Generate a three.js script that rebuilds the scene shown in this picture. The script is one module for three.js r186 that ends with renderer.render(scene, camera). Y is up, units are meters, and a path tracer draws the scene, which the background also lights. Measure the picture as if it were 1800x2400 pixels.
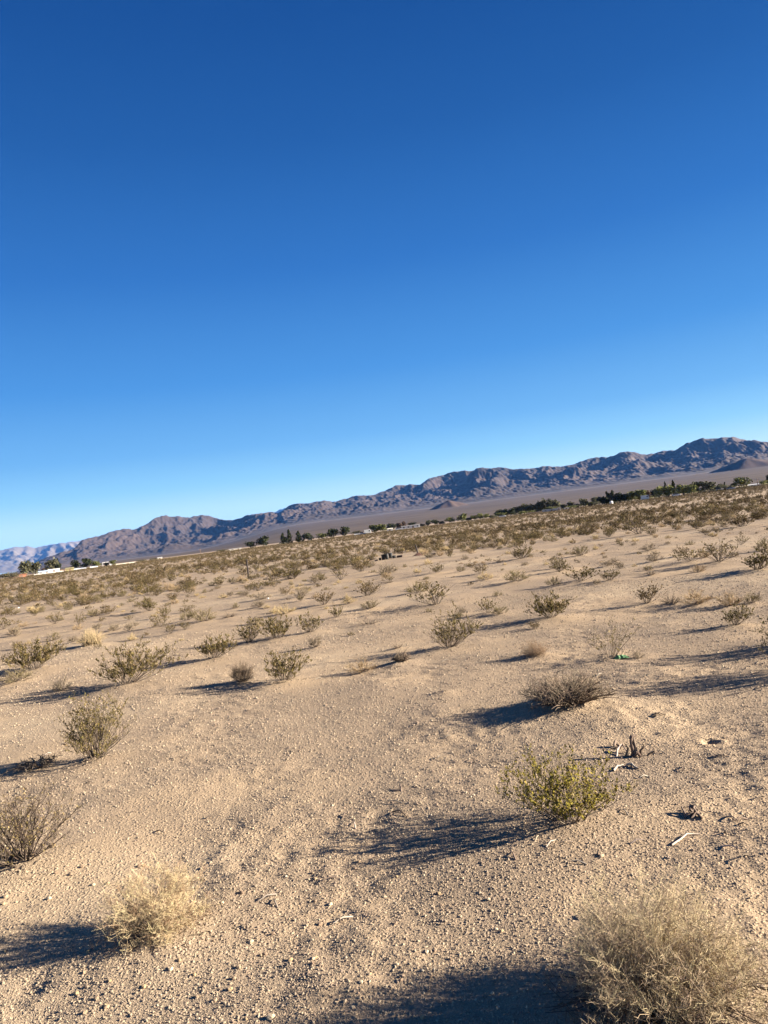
import * as THREE from 'three';
import { mergeGeometries } from 'three/addons/utils/BufferGeometryUtils.js';

// ---------------------------------------------------------------- camera, sky, sun, exposure
const scene = new THREE.Scene();
const PW = 1800, PH = 2400, EYE = 1.6, FOV = 67.2;
const camera = new THREE.PerspectiveCamera(FOV, PW / PH, 0.05, 90000);
camera.position.set(0, EYE, 0);
camera.rotation.set(THREE.MathUtils.degToRad(1.26), 0, THREE.MathUtils.degToRad(-7.04), 'YXZ');
camera.updateMatrixWorld(true);
const renderer = new THREE.WebGLRenderer({ antialias: true });
renderer.setSize(768, 1024);
renderer.toneMapping = THREE.LinearToneMapping;
const EXPO = 4.4;
renderer.toneMappingExposure = EXPO;
renderer.shadowMap.enabled = true;

// clear desert sky: colour by height above the horizon only
const SKY = [[0, 216, 244, 255], [2.8, 203, 241, 255], [4.7, 154, 214, 248], [7.2, 116, 183, 240], [11.9, 78, 151, 225], [19.3, 49, 117, 197], [27.5, 32, 93, 168], [34.4, 22, 79, 152], [60, 15, 60, 130], [90, 12, 52, 118]];
const lin = (c) => { c /= 255; return c <= 0.04045 ? c / 12.92 : Math.pow((c + 0.055) / 1.055, 2.4); };
{
  const W = 64, Hh = 512, d = new Float32Array(W * Hh * 4);
  for (let j = 0; j < Hh; j++) {
    const el = Math.max(0, ((j + 0.5) / Hh) * 180 - 90);
    let k = 0; while (k < SKY.length - 2 && SKY[k + 1][0] < el) k++;
    const a = SKY[k], b = SKY[k + 1], t = Math.min(1, (el - a[0]) / (b[0] - a[0]));
    for (let i = 0; i < W; i++) {
      for (let c = 0; c < 3; c++) d[(j * W + i) * 4 + c] = (lin(a[c + 1]) * (1 - t) + lin(b[c + 1]) * t) / EXPO;
      d[(j * W + i) * 4 + 3] = 1;
    }
  }
  const t = new THREE.DataTexture(d, W, Hh, THREE.RGBAFormat, THREE.FloatType);
  t.mapping = THREE.EquirectangularReflectionMapping; t.magFilter = THREE.LinearFilter; t.needsUpdate = true;
  scene.background = t; scene.environment = t;
}
const SUN_AZ = THREE.MathUtils.degToRad(96), SUN_EL = THREE.MathUtils.degToRad(17);
const sunDir = new THREE.Vector3(Math.cos(SUN_EL) * Math.sin(SUN_AZ), Math.sin(SUN_EL), -Math.cos(SUN_EL) * Math.cos(SUN_AZ));
const sun = new THREE.DirectionalLight(new THREE.Color().setRGB(1, 0.90, 0.77), 5);
sun.position.copy(sunDir).multiplyScalar(200);
sun.castShadow = true; sun.shadow.mapSize.set(4096, 4096);
Object.assign(sun.shadow.camera, { left: -60, right: 60, top: 60, bottom: -60, near: 1, far: 500 });
scene.add(sun, sun.target);
scene.fog = new THREE.FogExp2(new THREE.Color().setRGB(0.13, 0.38, 1.0), 0.000015);

// ---------------------------------------------------------------- helpers
function RNG(s) { let a = s >>> 0; return () => { a = (a + 0x6D2B79F5) >>> 0; let t = a; t = Math.imul(t ^ (t >>> 15), t | 1); t ^= t + Math.imul(t ^ (t >>> 7), t | 61); return ((t ^ (t >>> 14)) >>> 0) / 4294967296; }; }
const hash = (x, y, s) => { let h = Math.imul(x, 374761393) + Math.imul(y, 668265263) + Math.imul(s, 1274126177); h = Math.imul(h ^ (h >>> 13), 1274126177); return ((h ^ (h >>> 16)) >>> 0) / 4294967296; };
function noise(x, y, s = 0) {           // gradient noise, about -0.7 .. 0.7
  const xi = Math.floor(x), yi = Math.floor(y), fx = x - xi, fy = y - yi;
  const u = fx * fx * fx * (fx * (fx * 6 - 15) + 10), v = fy * fy * fy * (fy * (fy * 6 - 15) + 10);
  const g = (i, j, dx, dy) => { const a = hash(i, j, s) * 6.2831853; return Math.cos(a) * dx + Math.sin(a) * dy; };
  const a = g(xi, yi, fx, fy), b = g(xi + 1, yi, fx - 1, fy), c = g(xi, yi + 1, fx, fy - 1), d = g(xi + 1, yi + 1, fx - 1, fy - 1);
  return a + (b - a) * u + (c - a) * v + (a - b - c + d) * u * v;
}
const sstep = (a, b, x) => { const t = Math.min(1, Math.max(0, (x - a) / (b - a))); return t * t * (3 - 2 * t); };
const lerp = (a, b, t) => a + (b - a) * t;
const V = (x, y, z) => new THREE.Vector3(x, y, z);
const FPX = (PH / 2) / Math.tan(THREE.MathUtils.degToRad(FOV / 2));
const fwd = V(0, 0, -1).applyQuaternion(camera.quaternion);
function ray(px, py) { return V((px - PW / 2) / FPX, -(py - PH / 2) / FPX, -1).normalize().applyQuaternion(camera.quaternion); }
const azOf = (px, py) => { const d = ray(px, py); return Math.atan2(d.x, -d.z); };
function project(p) { const q = p.clone().applyMatrix4(camera.matrixWorldInverse); return [PW / 2 + q.x / -q.z * FPX, PH / 2 - q.y / -q.z * FPX, -q.z]; }
camera.matrixWorldInverse.copy(camera.matrixWorld).invert();

const used = {};
function numbered(n) { if (!(n in used)) { used[n] = 0; return n; } used[n]++; return n + '_' + String(used[n]).padStart(3, '0'); }
function tag(o, label, category, group, kind) { o.userData = { label, category }; if (group) o.userData.group = group; if (kind) o.userData.kind = kind; return o; }
function shade(o) { o.traverse((m) => { if (m.isMesh) { m.castShadow = true; m.receiveShadow = true; } }); return o; }
function thing(name, label, category, p = [0, 0, 0], turn = 0, group) {
  const o = new THREE.Group(); o.name = numbered(name); o.position.set(...p); o.rotation.y = turn; scene.add(o); return tag(o, label, category, group);
}
function part(name, geo, mat, parent) { const m = new THREE.Mesh(geo, mat); m.name = name; m.castShadow = m.receiveShadow = true; parent.add(m); return m; }
class GB {                              // collects triangles with vertex colours
  constructor() { this.p = []; this.c = []; this.i = []; }
  get n() { return this.p.length / 3; }
  v(x, y, z, c) { this.p.push(x, y, z); this.c.push(c[0], c[1], c[2]); return this.p.length / 3 - 1; }
  tri(a, b, c) { this.i.push(a, b, c); }
  tube(pts, r0, r1, sides, col) {
    const n = pts.length; let prev = -1;
    const d = pts[n - 1].clone().sub(pts[0]).normalize();
    const u = (Math.abs(d.y) < 0.9 ? V(0, 1, 0) : V(1, 0, 0)).cross(d).normalize(), w = d.clone().cross(u);
    for (let k = 0; k < n; k++) {
      const r = lerp(r0, r1, k / (n - 1)), b = this.n;
      for (let s = 0; s < sides; s++) { const a = s / sides * 6.2831853, cx = Math.cos(a) * r, sx = Math.sin(a) * r; this.v(pts[k].x + u.x * cx + w.x * sx, pts[k].y + u.y * cx + w.y * sx, pts[k].z + u.z * cx + w.z * sx, col); }
      if (prev >= 0) for (let s = 0; s < sides; s++) { const t = (s + 1) % sides; this.tri(prev + s, prev + t, b + s); this.tri(prev + t, b + t, b + s); }
      prev = b;
    }
  }
  quad(p, a, b, col) {                  // centred at p with half-axes a, b (arrays)
    const k = this.n;
    this.v(p.x - a[0] - b[0], p.y - a[1] - b[1], p.z - a[2] - b[2], col); this.v(p.x + a[0] - b[0], p.y + a[1] - b[1], p.z + a[2] - b[2], col);
    this.v(p.x + a[0] + b[0], p.y + a[1] + b[1], p.z + a[2] + b[2], col); this.v(p.x - a[0] + b[0], p.y - a[1] + b[1], p.z - a[2] + b[2], col);
    this.tri(k, k + 1, k + 2); this.tri(k, k + 2, k + 3);
  }
  leaf(p, len, wid, R, col) {           // a pointed leaf or leaf pair as a rhombus, any way round
    const th = R() * 6.283, ph = Math.acos(2 * R() - 1), dx = Math.sin(ph) * Math.cos(th), dy = Math.cos(ph), dz = Math.sin(ph) * Math.sin(th);
    let ex = -dz, ey = 0.3 * (R() - 0.5), ez = dx; const l = Math.hypot(ex, ey, ez) || 1; ex /= l; ey /= l; ez /= l;
    const k = this.n;
    this.v(p.x - dx * len, p.y - dy * len, p.z - dz * len, col); this.v(p.x + ex * wid, p.y + ey * wid, p.z + ez * wid, col);
    this.v(p.x + dx * len, p.y + dy * len, p.z + dz * len, col); this.v(p.x - ex * wid, p.y - ey * wid, p.z - ez * wid, col);
    this.tri(k, k + 1, k + 2); this.tri(k, k + 2, k + 3);
  }
  box(x0, x1, y0, y1, z0, z1, col) {
    const f = (a, b, c, d) => { const k = this.n; for (const q of [a, b, c, d]) this.v(q[0], q[1], q[2], col); this.tri(k, k + 1, k + 2); this.tri(k, k + 2, k + 3); };
    f([x0, y0, z1], [x1, y0, z1], [x1, y1, z1], [x0, y1, z1]); f([x1, y0, z0], [x0, y0, z0], [x0, y1, z0], [x1, y1, z0]);
    f([x1, y0, z1], [x1, y0, z0], [x1, y1, z0], [x1, y1, z1]); f([x0, y0, z0], [x0, y0, z1], [x0, y1, z1], [x0, y1, z0]);
    f([x0, y1, z1], [x1, y1, z1], [x1, y1, z0], [x0, y1, z0]); f([x0, y0, z0], [x1, y0, z0], [x1, y0, z1], [x0, y0, z1]);
    return this;
  }
  geo() {
    const g = new THREE.BufferGeometry();
    g.setAttribute('position', new THREE.Float32BufferAttribute(this.p, 3)); g.setAttribute('color', new THREE.Float32BufferAttribute(this.c, 3));
    g.setIndex(this.i); g.computeVertexNormals(); return g;
  }
}
const bez = (a, b, c, n, R, j) => { const o = []; for (let k = 0; k <= n; k++) { const t = k / n, s = 1 - t; const q = V(a.x * s * s + 2 * b.x * s * t + c.x * t * t, a.y * s * s + 2 * b.y * s * t + c.y * t * t, a.z * s * s + 2 * b.z * s * t + c.z * t * t); if (k && j) { q.x += (R() - 0.5) * j; q.y += (R() - 0.5) * j; q.z += (R() - 0.5) * j; } o.push(q); } return o; };
const onPath = (pts, t) => { const x = t * (pts.length - 1), k = Math.min(pts.length - 2, Math.floor(x)); return pts[k].clone().lerp(pts[k + 1], x - k); };
const jit = (c, R, a = 0.25) => { const k = 1 + (R() - 0.5) * 2 * a; return [c[0] * k, c[1] * k * (1 + (R() - 0.5) * 0.1), c[2] * k]; };

const plantMat = new THREE.MeshPhysicalMaterial({ vertexColors: true, roughness: 0.9, specularIntensity: 0.3, side: THREE.DoubleSide });
const woodMat = new THREE.MeshPhysicalMaterial({ vertexColors: true, roughness: 0.95, specularIntensity: 0.3, side: THREE.DoubleSide });
const paint = (r, g, b, rough = 0.7, metal = 0) => new THREE.MeshStandardMaterial({ color: new THREE.Color().setRGB(r, g, b), roughness: rough, metalness: metal });

// ---------------------------------------------------------------- what grows where (photo pixels: foot x, foot y, width, height)
// C creosote, B burro bush, P pale dry bush, D dead twig heap, G dry grass
const PLANTS = [
  // the bushes close by, each with its own shape
  ['C', 1345, 1948, 262, 178, 'bright yellow green creosote bush with a long streaky shadow, near the dead stump', { own: 1, airy: 1, wide: 1.38, tone: [0.19, 0.152, 0.022] }],
  ['P', 1560, 2372, 470, 330, 'big pale straw coloured dry bush with dark tangled twigs at its foot', { own: 2 }],
  ['P', 378, 2190, 245, 175, 'round pale golden dry bush with a solid dark shadow on the gravel', { own: 1 }],
  ['C', 60, 2026, 250, 205, 'nearly leafless brown creosote bush with fanned grey stems', { own: 1, bare: 1 }],
  ['C', 222, 1790, 137, 150, 'upright creosote bush with a tall sprig, dead branches sprawled at its foot', { own: 1, tall: 1 }],
  ['D', 90, 1806, 150, 40, 'dead bleached branches sprawled in the shadow of an upright creosote bush', { own: 1 }],
  ['D', 1336, 1672, 190, 80, 'dome of dead grey twigs growing on a sand mound', { own: 1, dome: 1, mound: 0.07, big: 1 }],
  ['C', 300, 1612, 180, 92, 'dark green spreading creosote bush with one long bare branch reaching out', { own: 1 }],
  ['C', 83, 1578, 134, 74, 'broad dense creosote bush with bleached roots beside a grey twig bush', { own: 1 }],
  ['C', 665, 1600, 104, 78, 'leafy creosote bush touching a brown twiggy ball bush', { own: 1 }],
  ['B', 570, 1603, 65, 52, 'brown twiggy ball bush touching a leafy creosote bush', { own: 1 }],
  ['C', 1052, 1519, 108, 88, 'vase shaped creosote bush standing alone beyond a small dead twig heap', { own: 1 }],
  ['D', 943, 1559, 55, 31, 'small heap of grey dead twigs on a sand hump by the vase shaped creosote', { own: 1, dome: 1, mound: 0.05 }],
  ['C', 1433, 1548, 120, 98, 'thin see-through creosote bush with a green plastic bag at its foot', { own: 1, sparse: 1 }],
  ['B', 1497, 1546, 28, 22, 'clump of dry stalks beside the green plastic bag', {}],
  ['P', 1256, 1545, 62, 42, 'pinkish grey dry bush leaning on a crooked short trunk', { own: 1 }],
  ['C', 503, 1545, 94, 58, 'low spreading creosote bush with bleached branches at its foot', { own: 1 }],
  ['C', 1290, 1448, 105, 62, 'fan shaped creosote bush on the open sand beyond the green bag', { own: 1 }],
  ['C', 655, 1495, 90, 57, 'wide creosote bush joined to a smaller one on a pale sand ledge', { own: 1 }],
  ['C', 730, 1482, 64, 46, 'smaller creosote bush joined to a wide one on a pale sand ledge', {}],
  ['C', 1910, 1590, 230, 165, 'large creosote bush casting its shadow across the sand past the stump', { own: 1 }],
  ['C', 1900, 1512, 170, 110, 'creosote bush casting a thin shadow past the dry stalks', { own: 1 }],
  // bushes of the middle ground
  ['B', 145, 1619, 49, 30], ['B', 43, 1602, 65, 32], ['C', 584, 1504, 58, 56], ['B', 741, 1517, 37, 30], ['D', 931, 1517, 32, 18], ['D', 864, 1463, 57, 15],
  ['C', 760, 1420, 46, 33], ['C', 790, 1447, 34, 28], ['C', 862, 1400, 58, 32], ['P', 819, 1417, 32, 23], ['B', 868, 1427, 43, 21], ['C', 1021, 1418, 105, 48], ['B', 978, 1392, 44, 30],
  ['C', 1145, 1436, 40, 40], ['B', 1172, 1438, 40, 22], ['B', 608, 1427, 34, 19], ['B', 614, 1406, 40, 17], ['P', 668, 1441, 46, 23], ['C', 684, 1357, 78, 28], ['B', 737, 1365, 25, 21], ['C', 800, 1359, 30, 36],
  ['C', 849, 1339, 40, 30], ['B', 911, 1345, 46, 27], ['P', 905, 1356, 24, 14], ['C', 1025, 1347, 38, 25], ['B', 1080, 1343, 21, 14], ['C', 1127, 1347, 34, 25], ['D', 911, 1370, 29, 14], ['C', 604, 1384, 30, 25],
  ['B', 541, 1396, 18, 12], ['B', 574, 1398, 26, 16], ['D', 539, 1451, 42, 15], ['C', 706, 1413, 18, 16], ['B', 661, 1386, 16, 14], ['G', 217, 1516, 60, 40], ['B', 172, 1508, 25, 18],
  ['C', 231, 1525, 24, 15], ['B', 127, 1501, 32, 22], ['C', 130, 1465, 35, 24], ['C', 185, 1465, 28, 24], ['P', 181, 1478, 22, 18], ['C', 253, 1443, 36, 21], ['B', 224, 1447, 32, 17], ['C', 354, 1434, 46, 31],
  ['C', 387, 1447, 29, 28], ['B', 268, 1478, 30, 21], ['B', 304, 1480, 25, 23], ['C', 376, 1474, 48, 27], ['C', 401, 1489, 34, 22], ['B', 439, 1458, 40, 25], ['B', 481, 1461, 48, 33], ['C', 10, 1478, 40, 29],
  ['B', 36, 1490, 34, 28], ['B', 268, 1653, 16, 12], ['C', 1515, 1412, 62, 47], ['D', 1573, 1415, 52, 32], ['P', 1632, 1415, 78, 33], ['P', 1712, 1419, 56, 39], ['C', 1724, 1467, 66, 48], ['B', 1762, 1412, 36, 29],
  ['C', 1362, 1364, 82, 39], ['B', 1298, 1372, 32, 23], ['C', 1315, 1339, 46, 23], ['C', 1429, 1362, 46, 25], ['B', 1210, 1364, 64, 28], ['P', 1138, 1360, 36, 19], ['C', 1623, 1322, 78, 39], ['C', 1686, 1324, 78, 41],
  ['C', 1775, 1341, 92, 50], ['B', 1790, 1292, 42, 29], ['B', 1535, 1318, 37, 23], ['B', 1522, 1292, 35, 19], ['D', 1526, 1349, 35, 20], ['C', 1222, 1313, 52, 31], ['B', 1362, 1303, 38, 27], ['C', 1499, 1254, 80, 43],
  ['C', 1745, 1237, 76, 33], ['C', 1660, 1216, 60, 28], ['C', 1716, 1212, 60, 28], ['C', 1767, 1203, 60, 26], ['B', 1425, 1328, 31, 18], ['B', 1454, 1336, 23, 19], ['C', 1598, 1305, 35, 25], ['B', 1440, 1318, 20, 10],
  ['C', 320, 1386, 40, 22], ['C', 440, 1372, 44, 22], ['B', 510, 1370, 30, 16], ['D', 1040, 1632, 20, 8], ['B', 1082, 1435, 22, 18], ['C', 520, 1330, 40, 20], ['C', 560, 1320, 36, 18], ['C', 640, 1316, 44, 20],
];
const FLAT = (px, py) => { const d = ray(px, py); return V(d.x, d.y, d.z).multiplyScalar(-EYE / d.y).add(V(0, EYE, 0)); };
for (const p of PLANTS) {
  const q = FLAT(p[1], p[2]); p.pos = q;
  const depth = q.clone().sub(camera.position).dot(fwd);
  p.w = p[3] * depth / FPX; p.h = p[4] * depth / FPX; p.o = p[6] || {};
}
const MOUNDS = [];
for (const p of PLANTS) if (p.pos.length() < 40) MOUNDS.push([p.pos.x, p.pos.z, p.w * 0.75 + 0.06, p.o.mound ?? Math.min(0.05, 0.02 + p.w * 0.03)]);
// a shallow burrow and a few scuffs
const PITS = [[1669, 1748, 0.045, 0.035], [60, 2300, 0.10, 0.010]].map(([x, y, r, d]) => { const q = FLAT(x, y); return [q.x, q.z, r, d]; });
function mound(x, z) {
  let h = 0;
  for (const m of MOUNDS) { const dx = x - m[0], dz = z - m[1]; if (Math.abs(dx) < m[2] * 2.2 && Math.abs(dz) < m[2] * 2.2) { const d2 = (dx * dx + dz * dz) / (m[2] * m[2]); if (d2 < 4.4) h = Math.max(h, m[3] * Math.exp(-d2 * 1.3) - m[3] * 0.0033); } }
  return h;
}
function fan(r, az) {                   // the gravel fan that climbs to the foot of the range
  const side = sstep(-0.26, -0.10, az), top = lerp(14, 118, side);
  const t = Math.max(0, (r - 800) / 5000); return top * Math.pow(Math.min(t, 1.3), 1.25);
}
function H(x, z) {
  const r = Math.hypot(x, z), fade = 1 - sstep(60, 220, r), fine = 1 - sstep(24, 60, r);
  let h = 0;
  if (fade > 0) h += fade * (0.10 * noise(x / 9, z / 9, 3) + 0.036 * noise(x / 1.9, z / 2.3, 4));
  if (fine > 0) {
    const rough = 0.35 + 0.9 * sstep(-0.15, 0.3, noise(x / 1.3, z / 1.3, 9));
    h += fine * (0.028 * noise(x / 0.62, z / 0.5, 5) * (0.5 + rough * 0.5) + rough * (0.013 * noise(x / 0.17, z / 0.15, 6) + 0.0075 * noise(x / 0.075, z / 0.07, 7)));
    for (const p of PITS) { const d2 = ((x - p[0]) ** 2 + (z - p[1]) ** 2) / (p[2] * p[2]); if (d2 < 9) h += p[3] * (-1.4 * Math.exp(-d2) + 0.4 * Math.exp(-((Math.sqrt(d2) - 1.5) ** 2) * 3)); }
  }
  if (r < 45) h += mound(x, z);
  if (r > 800) h += fan(r, Math.atan2(x, -z));
  return h;
}
// pixel to the point of the ground it shows
function G(px, py) {
  const d = ray(px, py); let t = -EYE / d.y;
  for (let k = 0; k < 6; k++) t = (H(d.x * t, d.z * t) - EYE) / d.y;
  return V(d.x * t, EYE + d.y * t, d.z * t);
}
for (const p of PLANTS) { const q = p.pos; q.y = H(q.x, q.z); }

// ---------------------------------------------------------------- ground
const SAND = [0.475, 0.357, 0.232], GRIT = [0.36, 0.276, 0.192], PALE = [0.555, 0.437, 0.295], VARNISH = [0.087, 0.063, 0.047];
const mixc = (a, b, t) => [lerp(a[0], b[0], t), lerp(a[1], b[1], t), lerp(a[2], b[2], t)];
function gravelly(x, z) { return sstep(-0.22, 0.28, noise(x / 2.3, z / 2.3, 21) + 0.5 * noise(x / 0.7, z / 0.7, 22) + 0.18); }
{
  const radii = [0.25, 0.6, 0.9]; let r = 1.15;
  while (r < 60) { radii.push(r); r *= 1.0068; }
  while (r < 900) { radii.push(r); r *= 1.035; }
  radii.push(900);
  const az = [], D = Math.PI / 180;
  for (let a = -180; a < -36; a += 4) az.push(a * D);
  for (let a = -36; a < 36; a += 0.27) az.push(a * D);
  for (let a = 36; a <= 180; a += 4) az.push(a * D);
  const gb = new GB(), na = az.length, uv = [];
  for (const rr of radii) for (const a of az) {
    const x = Math.sin(a) * rr, z = -Math.cos(a) * rr;
    let c = mixc(SAND, GRIT, gravelly(x, z) * (0.8 + 0.5 * noise(x / 0.31, z / 0.31, 25)));
    const pl = sstep(0.05, 0.4, noise(x / 4.1, z / 3.1, 23) + 0.3 * noise(x / 0.8, z / 0.8, 24));
    c = mixc(c, PALE, pl * 0.5);
    gb.v(x, H(x, z), z, c); uv.push(x / 3, z / 3);
  }
  for (let i = 0; i < radii.length - 1; i++) for (let j = 0; j < na - 1; j++) { const k = i * na + j; gb.tri(k, k + 1, k + na); gb.tri(k + 1, k + na + 1, k + na); }
  const g = gb.geo(); g.setAttribute('uv', new THREE.Float32BufferAttribute(uv, 2));
  // grain of coarse sand and grit
  const N = 1536, col = new Uint8Array(N * N * 4), bmp = new Uint8Array(N * N * 4), R = RNG(77), hgt = new Float32Array(N * N).fill(0), tone = new Float32Array(N * N).fill(0);
  for (let k = 0; k < 90000; k++) {
    const rad = 1.1 + 3.2 * Math.pow(R(), 3.5), cx = R() * N, cy = R() * N, t = (R() - 0.5) * 0.5 + (R() < 0.06 ? 0.35 : 0), e = 0.6 + R() * 0.8, m = Math.ceil(rad + 1);
    for (let j = -m; j <= m; j++) for (let i = -m; i <= m; i++) {
      const d2 = (i * i * e + j * j / e) / (rad * rad); if (d2 > 1) continue;
      const q = ((Math.floor(cy + j) + N) % N) * N + ((Math.floor(cx + i) + N) % N), hh = rad * Math.sqrt(1 - d2); if (hh > hgt[q]) { hgt[q] = hh; tone[q] = t; }
    }
  }
  for (let q = 0; q < N * N; q++) {
    const f = 0.86 + tone[q] * 0.35 + (R() - 0.5) * 0.12;
    col[q * 4] = Math.min(255, 255 * f); col[q * 4 + 1] = Math.min(255, 252 * (f + (R() - 0.5) * 0.03)); col[q * 4 + 2] = Math.min(255, 248 * (f + (R() - 0.5) * 0.05)); col[q * 4 + 3] = 255;
    const b = Math.min(255, hgt[q] * 50 + R() * 24); bmp[q * 4] = bmp[q * 4 + 1] = bmp[q * 4 + 2] = b; bmp[q * 4 + 3] = 255;
  }
  const tex = (d, s) => { const t = new THREE.DataTexture(d, N, N); t.wrapS = t.wrapT = THREE.RepeatWrapping; t.magFilter = THREE.LinearFilter; t.minFilter = THREE.LinearMipmapLinearFilter; if (s) t.colorSpace = THREE.SRGBColorSpace; t.needsUpdate = true; return t; };
  const m = new THREE.MeshPhysicalMaterial({ vertexColors: true, map: tex(col, 1), bumpMap: tex(bmp, 0), bumpScale: 0.0055, roughness: 0.97, specularIntensity: 0.3 });
  const o = new THREE.Mesh(g, m); o.name = 'ground'; o.receiveShadow = true; o.castShadow = true; scene.add(o); tag(o, 'sandy desert ground of tan grit and low humps', 'ground', null, 'structure');
}

// the gravel fan between the plain and the range: dark varnished stones, with a few small rocky hills
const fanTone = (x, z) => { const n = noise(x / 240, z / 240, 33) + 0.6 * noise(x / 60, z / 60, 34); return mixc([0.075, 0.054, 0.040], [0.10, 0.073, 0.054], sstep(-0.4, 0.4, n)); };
const HILLS = [[1056, 1212, 4300, 95, 46], [1755, 1108, 4900, 190, 62],].map(([x, y, d, r, h]) => { const a = azOf(x, y); return [Math.sin(a) * d, -Math.cos(a) * d, r, h]; });
function hill(x, z) { let m = 0; for (const q of HILLS) { const dx = x - q[0], dz = z - q[1], d = Math.hypot(dx, dz * 0.8) / q[2]; if (d < 1.4) m = Math.max(m, q[3] * Math.max(0, 1 - d * (1 + 0.5 * noise(Math.atan2(dz, dx) * 1.6, q[2], 41))) + 4 * noise(x / 22, z / 22, 42) * sstep(1, 0.6, d)); } return m; }
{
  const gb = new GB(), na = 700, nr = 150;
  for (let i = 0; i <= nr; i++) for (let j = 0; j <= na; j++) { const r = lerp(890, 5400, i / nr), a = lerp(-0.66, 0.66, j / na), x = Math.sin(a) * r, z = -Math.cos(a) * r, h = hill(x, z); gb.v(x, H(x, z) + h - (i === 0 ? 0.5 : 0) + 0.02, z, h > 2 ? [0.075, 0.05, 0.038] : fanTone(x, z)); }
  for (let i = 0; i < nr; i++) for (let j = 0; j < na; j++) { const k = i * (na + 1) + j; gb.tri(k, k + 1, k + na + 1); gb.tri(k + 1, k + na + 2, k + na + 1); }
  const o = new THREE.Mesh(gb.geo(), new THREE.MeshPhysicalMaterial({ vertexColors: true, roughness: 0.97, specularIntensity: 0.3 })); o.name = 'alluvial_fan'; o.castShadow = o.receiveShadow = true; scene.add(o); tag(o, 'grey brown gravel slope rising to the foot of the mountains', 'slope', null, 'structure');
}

// ---------------------------------------------------------------- mountains
const SKYLINE = [[-260, 1330], [-60, 1352], [29, 1345], [90, 1316], [145, 1296], [170, 1289], [193, 1266], [217, 1260], [250, 1252], [271, 1243], [289, 1241], [315, 1242], [325, 1237], [347, 1226], [378, 1209], [389, 1208.6], [409, 1212], [447, 1214], [456, 1208.6], [470, 1208], [506, 1214], [521, 1218], [546, 1220], [576, 1209], [591, 1205], [614, 1205], [635, 1200], [652, 1203], [669, 1191], [690, 1182], [728, 1179], [762, 1173], [787, 1176], [812, 1170], [833, 1162], [859, 1162], [875, 1160.5], [901, 1151], [930, 1136.5], [947, 1137], [960, 1133.5], [985, 1136.5], [1006, 1122.6], [1027, 1115], [1057, 1109], [1086, 1103.6], [1103, 1101.5], [1150, 1097], [1180, 1097], [1214, 1100], [1243, 1099], [1269, 1095], [1302, 1094], [1336, 1089], [1374, 1079], [1395, 1073], [1429, 1070], [1450, 1062], [1467, 1059], [1492, 1060], [1505, 1065.6], [1539, 1064], [1556, 1057], [1585, 1054], [1615, 1039], [1648, 1027], [1691, 1026.4], [1722, 1025.6], [1754, 1033], [1800, 1038], [1900, 1030], [2050, 1020], [2300, 1010]];
const FARLINE = [[-400, 1345], [-150, 1300], [0, 1290], [22, 1284.5], [65, 1279.5], [83, 1284], [119, 1276.6], [192, 1266], [300, 1262], [420, 1255], [560, 1238], [620, 1212], [648, 1198], [668, 1190], [690, 1192], [740, 1205], [800, 1215]];
function profile(list) {
  const a = list.map(([x, y]) => { const d = ray(x, y); return [Math.atan2(d.x, -d.z), d.y / Math.hypot(d.x, d.z)]; }).sort((p, q) => p[0] - q[0]);
  return (t) => { if (t <= a[0][0]) return a[0][1]; for (let k = 1; k < a.length; k++) if (t < a[k][0]) { const u = (t - a[k - 1][0]) / (a[k][0] - a[k - 1][0]); return lerp(a[k - 1][1], a[k][1], u); } return a[a.length - 1][1]; };
}
function spurs(u, v, s, oct = 5) {       // 0 in gullies .. 1 on spurs; u across the slope, v down it (metres)
  const wu = u + 170 * noise(u / 600, v / 700, s + 50) + 60 * noise(u / 190, v / 230, s + 52), wv = v + 200 * noise(u / 700, v / 800, s + 51);
  let fu = 1 / 880, fv = 1 / 1700, amp = 0.5, h = 0, tot = 0, w = 1;
  for (let k = 0; k < oct; k++) { let n = Math.max(0, 1 - Math.abs(noise(wu * fu, wv * fv, s + k) * 2.3)); n *= 0.4 + 0.6 * n; h += n * amp * w; tot += amp; w = 0.45 + 0.55 * n; fu *= 2.1; fv *= 2.3; amp *= 0.47; }
  return Math.min(1, h / tot * 1.12);
}
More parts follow.
